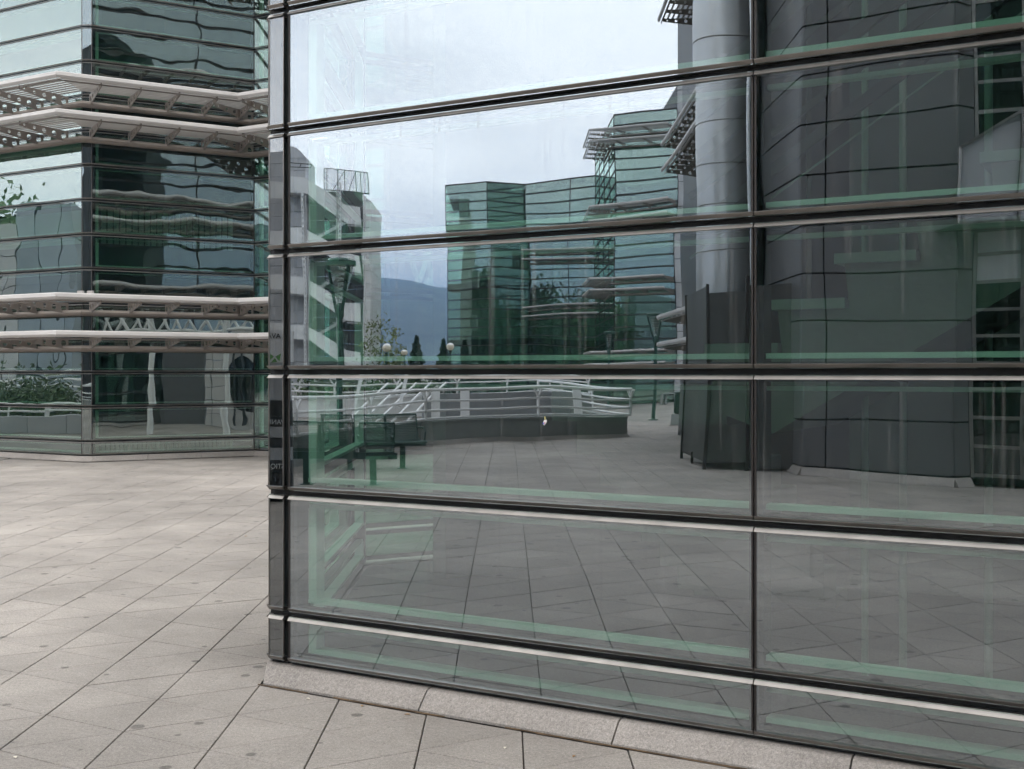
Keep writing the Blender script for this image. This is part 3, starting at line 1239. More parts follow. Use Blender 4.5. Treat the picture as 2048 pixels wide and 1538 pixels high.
# ---- metal clad block next to the tower, panel by panel
block = thing('metal_block', 'grey metal panelled block between the glass tower and the steel duct', 'building', (*RV(U1), 0))
ztop = 16.2
m2 = MB()
m2.prism([RV(p) for p in (along(U1, (0, 1), .12), along(M1, (0, 1), .12), (M1[0], M1[1] + 12), (U1[0], U1[1] + 12))], 0, ztop - .05)
m2.build('core_wall', ALU_DK, block)
r = 0
z = .1
while z < ztop - .1:
    z1_ = min(z + PITCH * 2, ztop)
    for c in range(2):
        a_ = along(U1, DC, c * 1.6 + .02)
        b_ = along(U1, DC, c * 1.6 + 1.58)
        m2 = MB(RV)
        m2.prism([a_, b_, along(b_, (0, 1), .1), along(a_, (0, 1), .1)], z + .02, z1_ - .02)
        m2.build('metal_panel', PANEL_MD, block)
    z = z1_
m2 = MB(RV)
m2.prism([along(U1, DC, 1.2), along(M1, DC, .02), (M1[0], M1[1] + 6), (U1[0] + 1.2, U1[1] + 6)], ztop + .02, ztop + 1.1)
m2.build('roof_box', PANEL_MD, block)

# ---- stair tower (concave metal-clad block with an outside stair)
YS_ = 72.0


def vplate(mb_, pts, y, th):
    """outline in picture measures at distance y, th metres thick (away from the viewer)"""
    n_ = len(pts)
    P = [(px_x(a_, y), y, px_z(b_, y)) for a_, b_ in pts]
    Q = [(p[0], p[1] + th, p[2]) for p in P]
    mb_.add(P + Q, [tuple(range(n_)), tuple(range(n_, 2 * n_))[::-1]] + [(i, (i + 1) % n_, n_ + (i + 1) % n_, n_ + i) for i in range(n_)])


stt = thing('stair_tower', 'grey metal-clad stair tower with light zigzag outside flights, reflected left', 'building', (*RV((px_x(660, YS_), YS_)), 0))
# left shaft, its rounded top cut in panels; right wall; back wall
zb_ = 0.0
gz = F * H / YS_ + CY
rows_l = [292, 318, 345, 372, 399, 426, 453, 480, 507, 534, 561, 588, 615, 642, 669, 696, 723, 750, 777]
for c, (xa, xb) in enumerate(((536, 574.4), (575.2, 613))):
    for i in range(len(rows_l) - 1):
        ya_, yb_ = rows_l[i], rows_l[i + 1] - .9
        m2 = MB(RV)
        if i == 0:
            if c == 1:
                vplate(m2, [(xa, 293), (584, 293), (592, 296), (600, 303), (613, 317.1), (xa, 317.1)], YS_ + .9, 4.0)
            else:
                vplate(m2, [(xa, 296), (xb, 293), (xb, 317.1), (xa, 317.1)], YS_ + .9, 4.0)
        else:
            vplate(m2, [(xa, ya_), (xb, ya_), (xb, yb_), (xa, yb_)], YS_ + .9, 4.0)
        m2.build('wall_panel', PANEL_MD, stt)
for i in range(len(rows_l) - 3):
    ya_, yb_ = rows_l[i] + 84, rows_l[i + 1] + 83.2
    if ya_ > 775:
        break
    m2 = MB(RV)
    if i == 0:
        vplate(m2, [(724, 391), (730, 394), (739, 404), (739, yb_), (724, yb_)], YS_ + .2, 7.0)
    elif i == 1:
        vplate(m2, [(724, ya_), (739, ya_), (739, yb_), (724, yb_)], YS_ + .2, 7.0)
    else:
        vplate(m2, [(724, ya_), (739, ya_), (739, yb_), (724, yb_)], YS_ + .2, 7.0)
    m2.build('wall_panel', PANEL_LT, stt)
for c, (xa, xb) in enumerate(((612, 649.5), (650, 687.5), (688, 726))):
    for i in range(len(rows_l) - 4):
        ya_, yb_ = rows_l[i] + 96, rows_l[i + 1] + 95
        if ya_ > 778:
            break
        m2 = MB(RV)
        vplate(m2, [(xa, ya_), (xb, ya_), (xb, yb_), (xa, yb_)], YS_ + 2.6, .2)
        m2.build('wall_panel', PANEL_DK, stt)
for k, dy in enumerate((0, 94, 190, 286)):
    top = [(540, 360 + dy if k else 352), (606 if k else 611, 360 + dy), (650, 384 + dy), (690, 411 + dy), (718, 414 + dy)]
    bot = [(720, 450 + dy), (694, 447 + dy), (655, 420 + dy), (616, 392 + dy), (540, 388 + dy)]
    m2 = MB(RV)
    vplate(m2, top + bot, YS_ - .6, .10)
    o = m2.build('stair_parapet', PANEL_LT, stt)
    # treads of the front flight
    m2 = MB(RV)
    for i in range(9):
        xx, yy = 614 + i * 8.6, 389 + dy + i * 6.3
        vplate(m2, [(xx, yy), (xx + 9, yy), (xx + 9, yy + 2.2), (xx, yy + 2.2)], YS_ - .48, 1.15)
    m2.build('step', PANEL_MD, stt)
    m2 = MB(RV)
    vplate(m2, [(694, 449 + dy), (720, 451 + dy), (720, 454 + dy), (694, 452 + dy)], YS_ - .49, 2.9)
    m2.build('landing', PANEL_MD, stt)
    m2 = MB(RV)
    vplate(m2, [(571, 388.5 + dy), (616, 392.5 + dy), (616, 395.5 + dy), (571, 391.5 + dy)], YS_ - .49, 2.9)
    m2.build('landing', PANEL_MD, stt)
    # return flight behind
    m2 = MB(RV)
    vplate(m2, [(690, 441 + dy), (695, 445 + dy), (612, 493 + dy), (608, 488 + dy)], YS_ + 1.4, .12)
    m2.build('stair_stringer', PANEL_LT, stt)
    m2 = MB(RV)
    for i in range(9):
        xx, yy = 682 - i * 8.6, 440 + dy + i * 5.1
        vplate(m2, [(xx, yy), (xx + 9, yy), (xx + 9, yy + 1.6), (xx, yy + 1.6)], YS_ + 1.45, 1.1)
    m2.build('step', PANEL_MD, stt)
for px, ytop in ((606, 392), (613, 396), (680, 370), (674, 385)):
    m2 = MB(RV)
    w_ = 2.6 if px in (606, 680) else 1.3
    vplate(m2, [(px - w_, ytop), (px - w_ * .45, ytop), (px - w_ * .45, 778), (px - w_, 778)], YS_ - .75, .14)
    vplate(m2, [(px + w_ * .45, ytop), (px + w_, ytop), (px + w_, 778), (px + w_ * .45, 778)], YS_ - .75, .14)
    yy = ytop
    while yy < 776 and w_ > 2:
        vplate(m2, [(px - w_ * .45, yy), (px + w_ * .45, yy), (px + w_ * .45, yy + 4.5), (px - w_ * .45, yy + 4.5)], YS_ - .74, .1)
        yy += 9.5
    m2.build('lattice_post', PANEL_LT, stt)
# mesh screen on the roof
m2 = MB(RV)


def screen_y(px, t): return (337 + (px - 617) * .1) * (1 - t) + (383 + (px - 617) * .05) * t


for i in range(31):
    px = 653 + i * 2.8
    vplate(m2, [(px - .22, screen_y(px, 0)), (px + .22, screen_y(px, 0)), (px + .22, screen_y(px, 1)), (px - .22, screen_y(px, 1))], YS_ + .3, .03)
for i in range(12):
    px = 618 + i * 3.0
    vplate(m2, [(px - .16, screen_y(px, 0)), (px + .16, screen_y(px, 0)), (px + .16, screen_y(px, .62)), (px - .16, screen_y(px, .62))], YS_ + .3, .03)
for t in np.linspace(0, 1, 15):
    vplate(m2, [(653, screen_y(653, t) - .2), (737, screen_y(737, t) - .2), (737, screen_y(737, t) + .2), (653, screen_y(653, t) + .2)], YS_ + .34, .03)
m2.build('mesh_screen', PANEL_MD, stt)
m2 = MB(RV)
for px in (651, 656, 676, 691, 714, 723, 736.5):
    vplate(m2, [(px - .6, screen_y(px, 0)), (px + .6, screen_y(px, 0)), (px + .6, screen_y(px, 1.02)), (px - .6, screen_y(px, 1.02))], YS_ + .2, .08)
vplate(m2, [(690, 347), (691.2, 347), (668, 384), (666.8, 384)], YS_ + .1, .05)
vplate(m2, [(713, 350), (714.2, 350), (700, 386), (698.8, 386)], YS_ + .1, .05)
vplate(m2, [(737, 349), (653, 340.5), (653, 341.8), (737, 350.3)], YS_ + .21, .07)
vplate(m2, [(737, 388), (653, 384), (653, 386), (737, 390)], YS_ + .21, .07)
m2.build('screen_frame', ALU_DK, stt)
m2 = MB(RV)
for a_, b_ in (((601, 328), (626, 331)), ((626, 331), (622, 338)), ((622, 338), (575, 334)), ((601, 328), (575, 325)), ((601, 328), (599, 335))):
    m2.bar((px_x(a_[0], YS_), YS_ + .3, px_z(a_[1], YS_)), (px_x(b_[0], YS_), YS_ + .3, px_z(b_[1], YS_)), .05, .05)
m2.build('roof_rail', ALU_DK, stt)

# ---- dark panelled building on the right, steel duct, sheet enclosure
P0 = (4.36, 19.75)
P1 = (4.36, 17.30)
P2 = along(P1, DC, 2.13)
P3 = along(P2, DB, .34)
P4 = along(P3, DC, 1.55)
P5 = along(P4, DC, 9.0)
panelb = thing('panelled_building', 'dark grey metal panelled building wall with black joints, reflected at the right of the facade', 'building', (*RV(P1), 0))
ZP = [.14 + .725 * i for i in range(0, 23)]
HB = ZP[-1]
core_ = [(P0[0] + .06, P0[1] + 10), (P0[0] + .06, P0[1]), (P1[0] + .06, P1[1] + .05), (P2[0] - .03, P2[1] + .07), (P3[0] - .03, P3[1] + .12), (P3[0] + .05, P3[1] + .4), (P4[0], P4[1] + .4), (P4[0], P4[1] + .04), (P5[0], P5[1] + .04), (P5[0] + 3, P5[1] + 6), (P0[0] + 6, P0[1] + 14)]
m2 = MB()
m2.prism([RV(p) for p in core_], 0, HB)
m2.build('core_wall', SIGN_BK, panelb)
rnd_ = .16                     # softened corner


def panel(a_, b_, z0_, z1_, m=PANEL_DK, th=.05, g=.009):
    d = unit2((b_[0] - a_[0], b_[1] - a_[1]))
    nn = (d[1], -d[0])
    a2, b2 = along(a_, d, g), along(b_, d, -g)
    m3 = MB(RV)
    poly_ = [along(a2, nn, -th), along(a2, nn, -.006), along(a2, d, .006), along(b2, d, -.006), along(b2, nn, -.006), along(b2, nn, -th)]
    m3.prism(poly_, z0_ + .013, z1_ - .013)
    m3.build('metal_panel', m, panelb)


V1 = along(P1, DC, .36)        # vertical joint
for i in range(len(ZP) - 1):
    panel(P0, along(P1, (0, 1), .05), ZP[i], ZP[i + 1])
    # corner panel, bent round the corner in three facets
    m3 = MB(RV)
    cpts = [along(P1, (0, 1), .045), along(along(P1, (0, 1), .018), DC, .004), along(P1, DC, .02), along(P1, DC, .06), along(V1, DC, -.006)]
    bk = offset_line(cpts, -.05)
    m3.prism(cpts + bk[::-1], ZP[i] + .013, ZP[i + 1] - .013)
    m3.build('metal_panel', PANEL_DK, panelb)
    panel(along(V1, DC, .004), P2, ZP[i], ZP[i + 1])
    panel(P2, P3, ZP[i], ZP[i + 1])
    for c in range(4):
        panel(along(P4, DC, c * 2.25), along(P4, DC, (c + 1) * 2.25), ZP[i], ZP[i + 1])
m2 = MB(RV)
foot_ = [along(P0, (-1, 0), .07), (P1[0] - .07, P1[1] - .05), along(P2, (S30, -C30), .0)]
for a_, b_ in ((P0, P1), (P1, P2), (P2, P3)):
    d = unit2((b_[0] - a_[0], b_[1] - a_[1]))
    nn = (d[1], -d[0])
    rings = []
    for p in (a_, b_):
        rings.append([(*along(p, nn, .07), 0.), (*along(p, nn, .065), .02), (*along(p, nn, .0), .125), (*along(p, nn, -.05), .125), (*along(p, nn, -.05), 0.)])
    m2.loft(rings)
m2.build('plinth_stone', GRANITE_PL, panelb)
# window strip with a metal grid; some fields are blank panels
wz = [.16 + .385 * i for i in range(0, 24)]
blank = {7, 8, 9, 10}
wa, wb = along(P3, DC, .03), along(P3, DC, .64)
m2 = MB(RV)
for p in (P3, wb):
    a_, b_ = p, along(p, DC, .045)
    m2.prism([a_, b_, along(b_, NF, .08), along(a_, NF, .08)], .13, wz[-1])
m2.build('window_frame', ALU, panelb)
for i in range(len(wz) - 1):
    m2 = MB(RV)
    a_, b_ = along(P3, DC, .047), along(wb, DC, -.002)
    m2.prism([along(a_, NF, .004), along(b_, NF, .004), along(b_, NF, .075), along(a_, NF, .075)], wz[i] - .02, wz[i] + .025)
    m2.build('window_bar', ALU, panelb)
    m2 = MB(RV)
    m2.prism([along(a_, NF, .03), along(b_, NF, .03), along(b_, NF, .04), along(a_, NF, .04)], wz[i] + .026, wz[i + 1] - .021)
    m2.build('blank_panel' if i in blank else 'window_pane', PANEL_MD if i in blank else BLACKGLASS, panelb)
# door right of the strip
da, db = along(wb, DC, .07), along(P4, DC, -.02)
m2 = MB(RV)
m2.prism([along(da, NF, .02), along(db, NF, .02), along(db, NF, .08), along(da, NF, .08)], .10, 2.75)
door = m2.build('door', PANEL_MD, panelb)
for zz in (.5, 1.4, 2.3):
    m2 = MB(RV)
    c_ = along(da, DC, -.012)
    m2.tube([(*c_, zz), (*c_, zz + .11)], .014, 8)
    m2.build('hinge', ALU, door)
m2 = MB(RV)
m2.prism([along(da, NF, .03), along(db, NF, .03), along(db, NF, .075), along(da, NF, .075)], 2.78, HB - .1)
m2.build('blank_panel', PANEL_MD, panelb)
# peaked glazed hood in front of the window strip
hood = thing('glazed_hood', 'pale peaked glass hood in a light metal frame, hanging before the dark window strip', 'hood', (*RV(P3), 3.4))
HY = 15.55
h0, h1, h2 = (px_x(1910, HY), HY), (px_x(2019, HY), HY - .25), (px_x(2130, HY), HY)
HZ = [px_z(440, HY), px_z(292, HY), px_z(231, HY)]
HAZEGL = mat('milky_panel', (.30, .31, .32), .35)
for a_, b_, za, zb in ((h0, h1, HZ[1], HZ[2]), (h1, h2, HZ[2], HZ[1])):
    m2 = MB(RV)
    P = [(*a_, HZ[0]), (*b_, HZ[0] - .0), (*b_, zb), (*a_, za)]
    m2.add(P + [(p[0], p[1] + .02, p[2]) for p in P], [(0, 1, 2, 3), (7, 6, 5, 4), (0, 4, 5, 1), (1, 5, 6, 2), (2, 6, 7, 3), (3, 7, 4, 0)])
    m2.build('hood_panel', HAZEGL, hood)
    for k_, (p, q) in enumerate(((P[0], P[1]), (P[1], P[2]), (P[2], P[3]), (P[3], P[0]))):
        m2 = MB(RV)
        p, q = (p[0], p[1] - .03, p[2]), (q[0], q[1] - .03, q[2])
        m2.bar(p, q, .035, .035)
        m2.build('frame_bar', ALU, hood)
m2 = MB(RV)
m2.add([(*h0, HZ[0]), (*h1, HZ[0]), (*h2, HZ[0]), (h2[0], h2[1] + .9, HZ[0]), (h0[0], h0[1] + .9, HZ[0])] + [(*h0, HZ[0] - .02), (*h1, HZ[0] - .02), (*h2, HZ[0] - .02), (h2[0], h2[1] + .9, HZ[0] - .02), (h0[0], h0[1] + .9, HZ[0] - .02)],
       [(0, 1, 2, 3, 4), (9, 8, 7, 6, 5)] + [(i, 5 + i, 5 + (i + 1) % 5, (i + 1) % 5) for i in range(5)])
m2.build('hood_floor', ALU_DK, hood)
m2 = MB(RV)
for q in (h0, h2):
    m2.bar((q[0], q[1] + .0, HZ[0] + .4), (q[0], q[1] + 1.2, HZ[0] + .4), .04, .04)
m2.build('wall_bracket', ALU, hood)

# side wall with canopies, behind the duct
WY0, WY1 = 21.0, 26.6
WX = 4.75
side = thing('side_wing', 'grey panelled wing with sun canopies whose tips stick out left of the steel duct', 'building', (*RV((WX, 24)), 0))
zz = .1
while zz < 11:
    for c in range(3):
        ya_, yb_ = WY1 - c * 1.86, WY1 - (c + 1) * 1.86
        m3 = MB(RV)
        m3.prism([(WX, ya_ - .01), (WX, yb_ + .01), (WX + .08, yb_ + .01), (WX + .08, ya_ - .01)], zz + .012, zz + PITCH * 2 - .012)
        m3.build('metal_panel', PANEL_MD, side)
    zz += PITCH * 2
m2 = MB(RV)
m2.prism([(WX + .09, WY1), (WX + .09, WY0), (WX + 5, WY0), (WX + 5, WY1)], 0, 11)
m2.build('core_wall', ALU_DK, side)
for zc in (2.2, 2.8, 6.05, 6.65, 9.5, 10.1):
    canopy(side, rpts(((WX, WY1), (WX, WY0))), zc, 1.28, True, .66, .1, n_slat=9)

duct = thing('steel_duct', 'tall round brushed steel duct with ring seams rising beside the dark panelled building', 'duct', (*RV((3.92, 20.5)), 0))
zz, k = 0.0, 0
DR = .60
while zz < 12.5:
    m2 = MB()
    c_ = RV((3.92, 20.5))
    m2.lathe((c_[0], c_[1], 0), [(DR - .012, zz), (DR, zz + .012), (DR, zz + .718), (DR - .012, zz + .73)], 40)
    m2.build('duct_section', STEEL, duct)
    zz += .731
m2 = MB()
m2.lathe((c_[0], c_[1], 0), [(DR - .02, 0), (DR - .02, zz)], 24)
m2.build('inner_tube', ALU_DK, duct)
m2 = MB(RV)
m2.tube([(px_x(1512, 18.6), 18.9, 2.9), (px_x(1512, 18.6), 18.9, 9.5)], .05, 10)
m2.build('down_pipe', STEEL, duct)

EN = [(px_x(1369, 21.5), 21.5), (px_x(1415, 18.8), 18.8), (px_x(1493, 18.35), 18.35), (px_x(1604, 17.75), 17.75)]
encl = thing('sheet_enclosure', 'weathered dark sheet metal enclosure on short legs round the foot of the steel duct', 'enclosure', (*RV(EN[1]), 0))
for k, (a_, b_) in enumerate(zip(EN[:-1], EN[1:])):
    d = unit2((b_[0] - a_[0], b_[1] - a_[1]))
    nn = (d[1], -d[0])
    m2 = MB(RV)
    z1_ = (2.98, 2.86, 2.94)[k]
    m2.prism([along(a_, d, .02), along(b_, d, -.02), along(along(b_, d, -.02), nn, -.03), along(along(a_, d, .02), nn, -.03)], .12 if k < 2 else .05, z1_)
    m2.build('metal_sheet', SHEET_DK, encl)
for k, p in enumerate(EN):
    m2 = MB(RV)
    m2.box((p[0] - .025, p[1] - .03, 0), (p[0] + .025, p[1] + .02, 3.0 if k != 2 else 3.08))
    m2.build('corner_post', ALU_DK, encl)
m2 = MB(RV)
p = along(EN[0], unit2((EN[1][0] - EN[0][0], EN[1][1] - EN[0][1])), 1.35)
m2.box((p[0] - .02, p[1] - .02, 0), (p[0] + .02, p[1] + .02, .2))
m2.build('leg', ALU_DK, encl)

# ---- ramp well: stone parapet with white rails
RP = [(-5.2, 14.6), (-3.25, 17.7), (-1.69, 24.8), (3.05, 28.9)]
RBK = [(3.05, 28.9), (1.0, 40.0)]
ramp = thing('ramp_parapet', 'grey stone slab parapet round a sunken ramp, reflected behind the benches', 'parapet', (*RV(RP[2]), 0))


def parapet_run(a_, b_, h_, th, slab_len, parent, m=STONE_WALL):
    d = unit2((b_[0] - a_[0], b_[1] - a_[1]))
    Ls = math.hypot(b_[0] - a_[0], b_[1] - a_[1])
    nn = (-d[1], d[0])
    n_ = max(1, round(Ls / slab_len))
    for k in range(n_):
        p, q = along(a_, d, Ls * k / n_ + .006), along(a_, d, Ls * (k + 1) / n_ - .006)
        m3 = MB(RV)
        m3.prism([p, q, along(q, nn, th), along(p, nn, th)], .09, h_ - .05)
        m3.build('stone_slab', m, parent)
        m3 = MB(RV)
        m3.prism([along(p, nn, -.025), along(q, nn, -.025), along(q, nn, th + .025), along(p, nn, th + .025)], h_ - .048, h_)
        m3.build('coping_stone', m, parent)
    m3 = MB(RV)
    m3.loft([[(*along(x, nn, -.07), 0), (*along(x, nn, .0), .088), (*along(x, nn, th), .088), (*along(x, nn, th), 0)] for x in (a_, b_)])
    m3.build('footing', GRANITE_PL, parent)


for a_, b_ in zip(RP[:-1], RP[1:]):
    parapet_run(a_, b_, .52, .3, 2.1, ramp)
parapet_run(RBK[0], RBK[1], .52, .3, 2.1, ramp)


def railing(mb_, pts, z0s, heights, ypost, r=.024, tip=.0):
    for h_ in heights:
        mb_.tube([(p[0], p[1], z0_ + h_) for p, z0_ in zip(pts, z0s)], r * (1.25 if h_ == heights[-1] else 1), 8)
    return


rail = thing('white_railing', 'white tubular railing with forked posts on the stone parapet of the ramp', 'railing', (*RV(RP[2]), .52))
RL_ = [along(p, (.55, .83), .15) for p in RP]
RL_[-1] = (RP[-1][0] + .1, RP[-1][1] + .25)
for h_, r_ in ((.64, .036), (.40, .027), (.20, .027), (.035, .027)):
    m2 = MB(RV)
    ext = [RL_[0], RL_[1], RL_[2], RL_[3]]
    m2.tube([(p[0], p[1], .52 + h_) for p in ext], r_, 8)
    m2.build('rail_tube', RAIL_WHITE, rail)
    m2 = MB(RV)
    m2.tube([(RL_[3][0], RL_[3][1], .52 + h_), (RBK[1][0] + .15, RBK[1][1], .52 + h_)], r_, 8)
    m2.build('rail_tube', RAIL_WHITE, rail)


def posts_on(a_, b_, step, parent, z0_=.52, hh=.64):
    d = unit2((b_[0] - a_[0], b_[1] - a_[1]))
    Ls = math.hypot(b_[0] - a_[0], b_[1] - a_[1])
    n_ = max(1, round(Ls / step))
    for k in range(n_ + 1):
        p = along(a_, d, Ls * k / n_)
        m3 = MB(RV)
        m3.tube([(*p, z0_), (*p, z0_ + hh - .2)], .035, 8)
        nn = (-d[1] * .11, d[0] * .11)
        for s_ in (-1, 1):
            m3.tube([(*p, z0_ + hh - .21), (p[0] + d[0] * .13 * s_, p[1] + d[1] * .13 * s_, z0_ + hh - .02)], .026, 6)
        m3.build('rail_post', RAIL_WHITE, parent)


for a_, b_ in zip(RL_[:-1], RL_[1:]):
    posts_on(a_, b_, 3.1, rail)
posts_on(RL_[3], (RBK[1][0] + .15, RBK[1][1]), 3.2, rail)

# far side of the well: pale wall, rails running down the ramp, second parapet
far_rail = thing('white_railing', 'white railing sloping down along the far side of the ramp well', 'railing', (*RV((-3, 36)), .5))
FS = [(-7.2, 35.5), (-1.5, 39.0), (3.2, 43.5)]
for h_ in (.62, .42, .22, .04):
    m2 = MB(RV)
    m2.tube([(p[0], p[1], .75 + h_) for p in FS], .026, 8)
    m2.build('rail_tube', RAIL_WHITE, far_rail)
for a_, b_ in zip(FS[:-1], FS[1:]):
    posts_on(a_, b_, 2.6, far_rail, .75, .62)
for k in range(5):
    x0_ = px_x(700 + k * 27, 27)
    m2 = MB(RV)
    m2.tube([(px_x(690 + k * 30, 26.5), 26.6, px_z(855, 26.5)), (px_x(778 + k * 30, 33), 33.2, px_z(768, 33))], .030, 8)
    m2.build('sloping_tube', RAIL_WHITE, far_rail)
ramp_far = thing('ramp_parapet', 'pale far side wall of the sunken ramp behind the white railing', 'parapet', (*RV(FS[1]), 0))
for a_, b_ in zip(FS[:-1], FS[1:]):
    parapet_run(a_, b_, .75, .3, 2.4, ramp_far, PANEL_LT)
m2 = MB(RV)
m2.wallbox((px_x(855, 31), 31.2), (px_x(1190, 33.5), 34.0), .15, 0.0, .95)
m2.build('ramp_wall', SIGN_GREY, ramp_far)
for px in (870, 925, 1150):
    m2 = MB(RV)
    m2.box((px_x(px, 30.6), 30.6, .0), (px_x(px, 30.6) + .22, 30.75, 1.1))
    m2.build('ramp_pillar', RAIL_WHITE, ramp_far)
# white tilted masts at the ramp's stair
for k, (xa, ya_, xb, yb_) in enumerate(((708, 850, 727, 748), (806, 815, 818, 748))):
    m2 = MB(RV)
    m2.bar((px_x(xa, 30), 30, px_z(ya_, 30)), (px_x(xb, 30), 30.2, px_z(yb_, 30)), .09, .12)
    o = m2.build('rail_mast', RAIL_WHITE, far_rail)

# ---- benches of green wire mesh


def bench(label, legs, beam, units, facing, y_seat):
    """legs, beam in seen plan; facing +1: sitters look away from the viewer"""
    b = thing('bench', label, 'bench', (*RV(beam[0]), 0), 'wire mesh benches')
    d = unit2((beam[1][0] - beam[0][0], beam[1][1] - beam[0][1]))
    nn = (-d[1] * facing, d[0] * facing)     # direction the sitters look
    m3 = MB(RV)
    m3.bar((*beam[0], .40), (*beam[1], .40), .10, .09)
    m3.build('beam', GREEN_PAINT, b)
    for p in legs:
        m3 = MB(RV)
        m3.box((p[0] - .045, p[1] - .045, 0), (p[0] + .045, p[1] + .045, .354))
        m3.build('leg', GREEN_PAINT, b)
        m3 = MB(RV)
        m3.box((p[0] - .08, p[1] - .08, 0), (p[0] + .08, p[1] + .08, .012))
        m3.build('foot_plate', GREEN_PAINT, b)
    prof_ = [(.42, .44), (.36, .452), (.20, .435), (.05, .43), (-.05, .455), (-.11, .53), (-.15, .66), (-.185, .80), (-.20, .85), (-.225, .86)]
    for t0, t1 in units:
        a_, c_ = along(beam[0], d, t0), along(beam[0], d, t1)

        def P(t, s_, z): 
            q = along(along(beam[0], d, t), nn, s_)
            return (q[0], q[1], z)
        m3 = MB(RV)
        for i in range(30):
            t = t0 + .02 + (t1 - t0 - .04) * i / 29
            m3.tube([P(t, s_, z) for s_, z in prof_], .0036, 4, smooth=False)
        for k in range(len(prof_) - 1):
            for u in np.linspace(0, 1, 6)[:-1]:
                s_ = prof_[k][0] * (1 - u) + prof_[k + 1][0] * u
                z = prof_[k][1] * (1 - u) + prof_[k + 1][1] * u
                m3.tube([P(t0 + .01, s_, z + .003), P(t1 - .01, s_, z + .003)], .0036, 4, smooth=False)
        stuff(m3.build('wire_mesh', GREEN_PAINT, b))
        m3 = MB(RV)
        for t in (t0, t1):
            m3.tube([P(t, s_, z) for s_, z in prof_], .012, 6)
        for (s_, z) in (prof_[0], prof_[-1]):
            m3.tube([P(t0, s_, z), P(t1, s_, z)], .014, 6)
        m3.build('seat_frame', GREEN_PAINT, b)
        m3 = MB(RV)
        for t in (t0 + .0, t1 - .0):
            m3.tube([P(t, .02, .40), P(t, .30, .46), P(t, .34, .60), P(t, .26, .66), P(t, -.10, .65)], .014, 6)
        m3.build('arm_loop', GREEN_PAINT, b)
    return b


bench('dark green wire mesh bench with its back to the facade, front one of the two', [(-2.72, 16.1), (-1.80, 16.25)], [(-3.05, 16.04), (-1.46, 16.32)], [(.02, .50), (.52, 1.0), (1.08, 1.56)], 1, 0)
bench('dark green wire mesh bench behind the front one, close to the ramp parapet', [(-2.47, 18.7), (-1.61, 19.1)], [(-2.95, 18.55), (-1.25, 19.2)], [(.1, .62), (.66, 1.18), (1.2, 1.72)], -1, 0)
fb = thing('bench', 'small grey bench far back beside the litter bin', 'bench', (*RV((px_x(1340, 56), 56)), 0))
m2 = MB(RV)
m2.box((px_x(1325, 56), 55.8, .46), (px_x(1362, 56), 56.3, .53))
m2.build('seat', STONE_WALL, fb)
for px in (1323, 1331, 1356):
    m2 = MB(RV)
    m2.box((px_x(px, 56), 55.9, 0), (px_x(px, 56) + .09, 56.2, .455))
    m2.build('leg', STONE_WALL, fb)

# ---- lamps


def cone_lamp(px, y, label, hz=3.6):
    x = px_x(px, y)
    q = RV((x, y))
    L_ = thing('street_lamp', label, 'street lamp', (*q, 0), 'funnel headed street lamps')
    m3 = MB()
    m3.tube([(*q, 0), (*q, 1.4), (*q, 2.55)], [.062, .058, .047], 14)
    m3.build('pole', GREEN_LAMP, L_)
    m3 = MB()
    m3.lathe((*q, 0), [(.16, 0), (.16, .015), (.08, .03), (.065, .05)], 16)
    m3.build('base_plate', GREEN_LAMP, L_)
    m3 = MB()
    m3.lathe((*q, 0), [(.05, 2.55), (.07, 2.6), (.07, 2.78), (.04, 2.84)], 14)
    m3.build('collar', GREEN_LAMP, L_)
    zt_ = 3.50
    for k in range(3):
        a_ = k * 2.094 + 2.0
        m3 = MB()
        m3.bar((q[0] + .05 * math.cos(a_), q[1] + .05 * math.sin(a_), 2.62), (q[0] + .255 * math.cos(a_), q[1] + .255 * math.sin(a_), zt_ + .02), .03, .045)
        m3.build('strut', GREEN_LAMP, L_)
    m3 = MB()
    n_ = 28
    m3.lathe((*q, 0), [(.235, zt_ - .02), (.27, zt_ - .02), (.275, zt_ + .06), (.245, zt_ + .09), (.05, zt_ + .11), (.05, zt_ + .06), (.23, zt_ + .03)], n_)
    m3.build('rim_hood', GREEN_LAMP, L_)
    m3 = MB()
    m3.lathe((*q, 0), [(.05, 2.86), (.08, 2.95), (.215, zt_ - .04), (.21, zt_ - .04), (.072, 2.95)], 20)
    m3.build('glass_funnel', BLACKGLASS2, L_)
    m3 = MB()
    for k in range(5):
        m3.lathe((*q, 0), [(.03 + .02 * k, 3.02 + .085 * k), (.055 + .02 * k, 3.03 + .085 * k), (.03 + .02 * k, 3.05 + .085 * k)], 12)
    m3.build('louvre_rings', ALU, L_)
    return L_


BLACKGLASS2 = glass_mat('clear_lamp_glass', 0.08, (.86, .9, .88), 0.0, 1, 0.03)
cone_lamp(680, 21.0, 'dark green street lamp with a funnel head, standing just behind the wire benches')
cone_lamp(1311, 39.5, 'slim street lamp with a funnel head beside the end of the ramp railing')
cone_lamp(1219, 55.0, 'distant street lamp with a funnel head low before the glass tower')


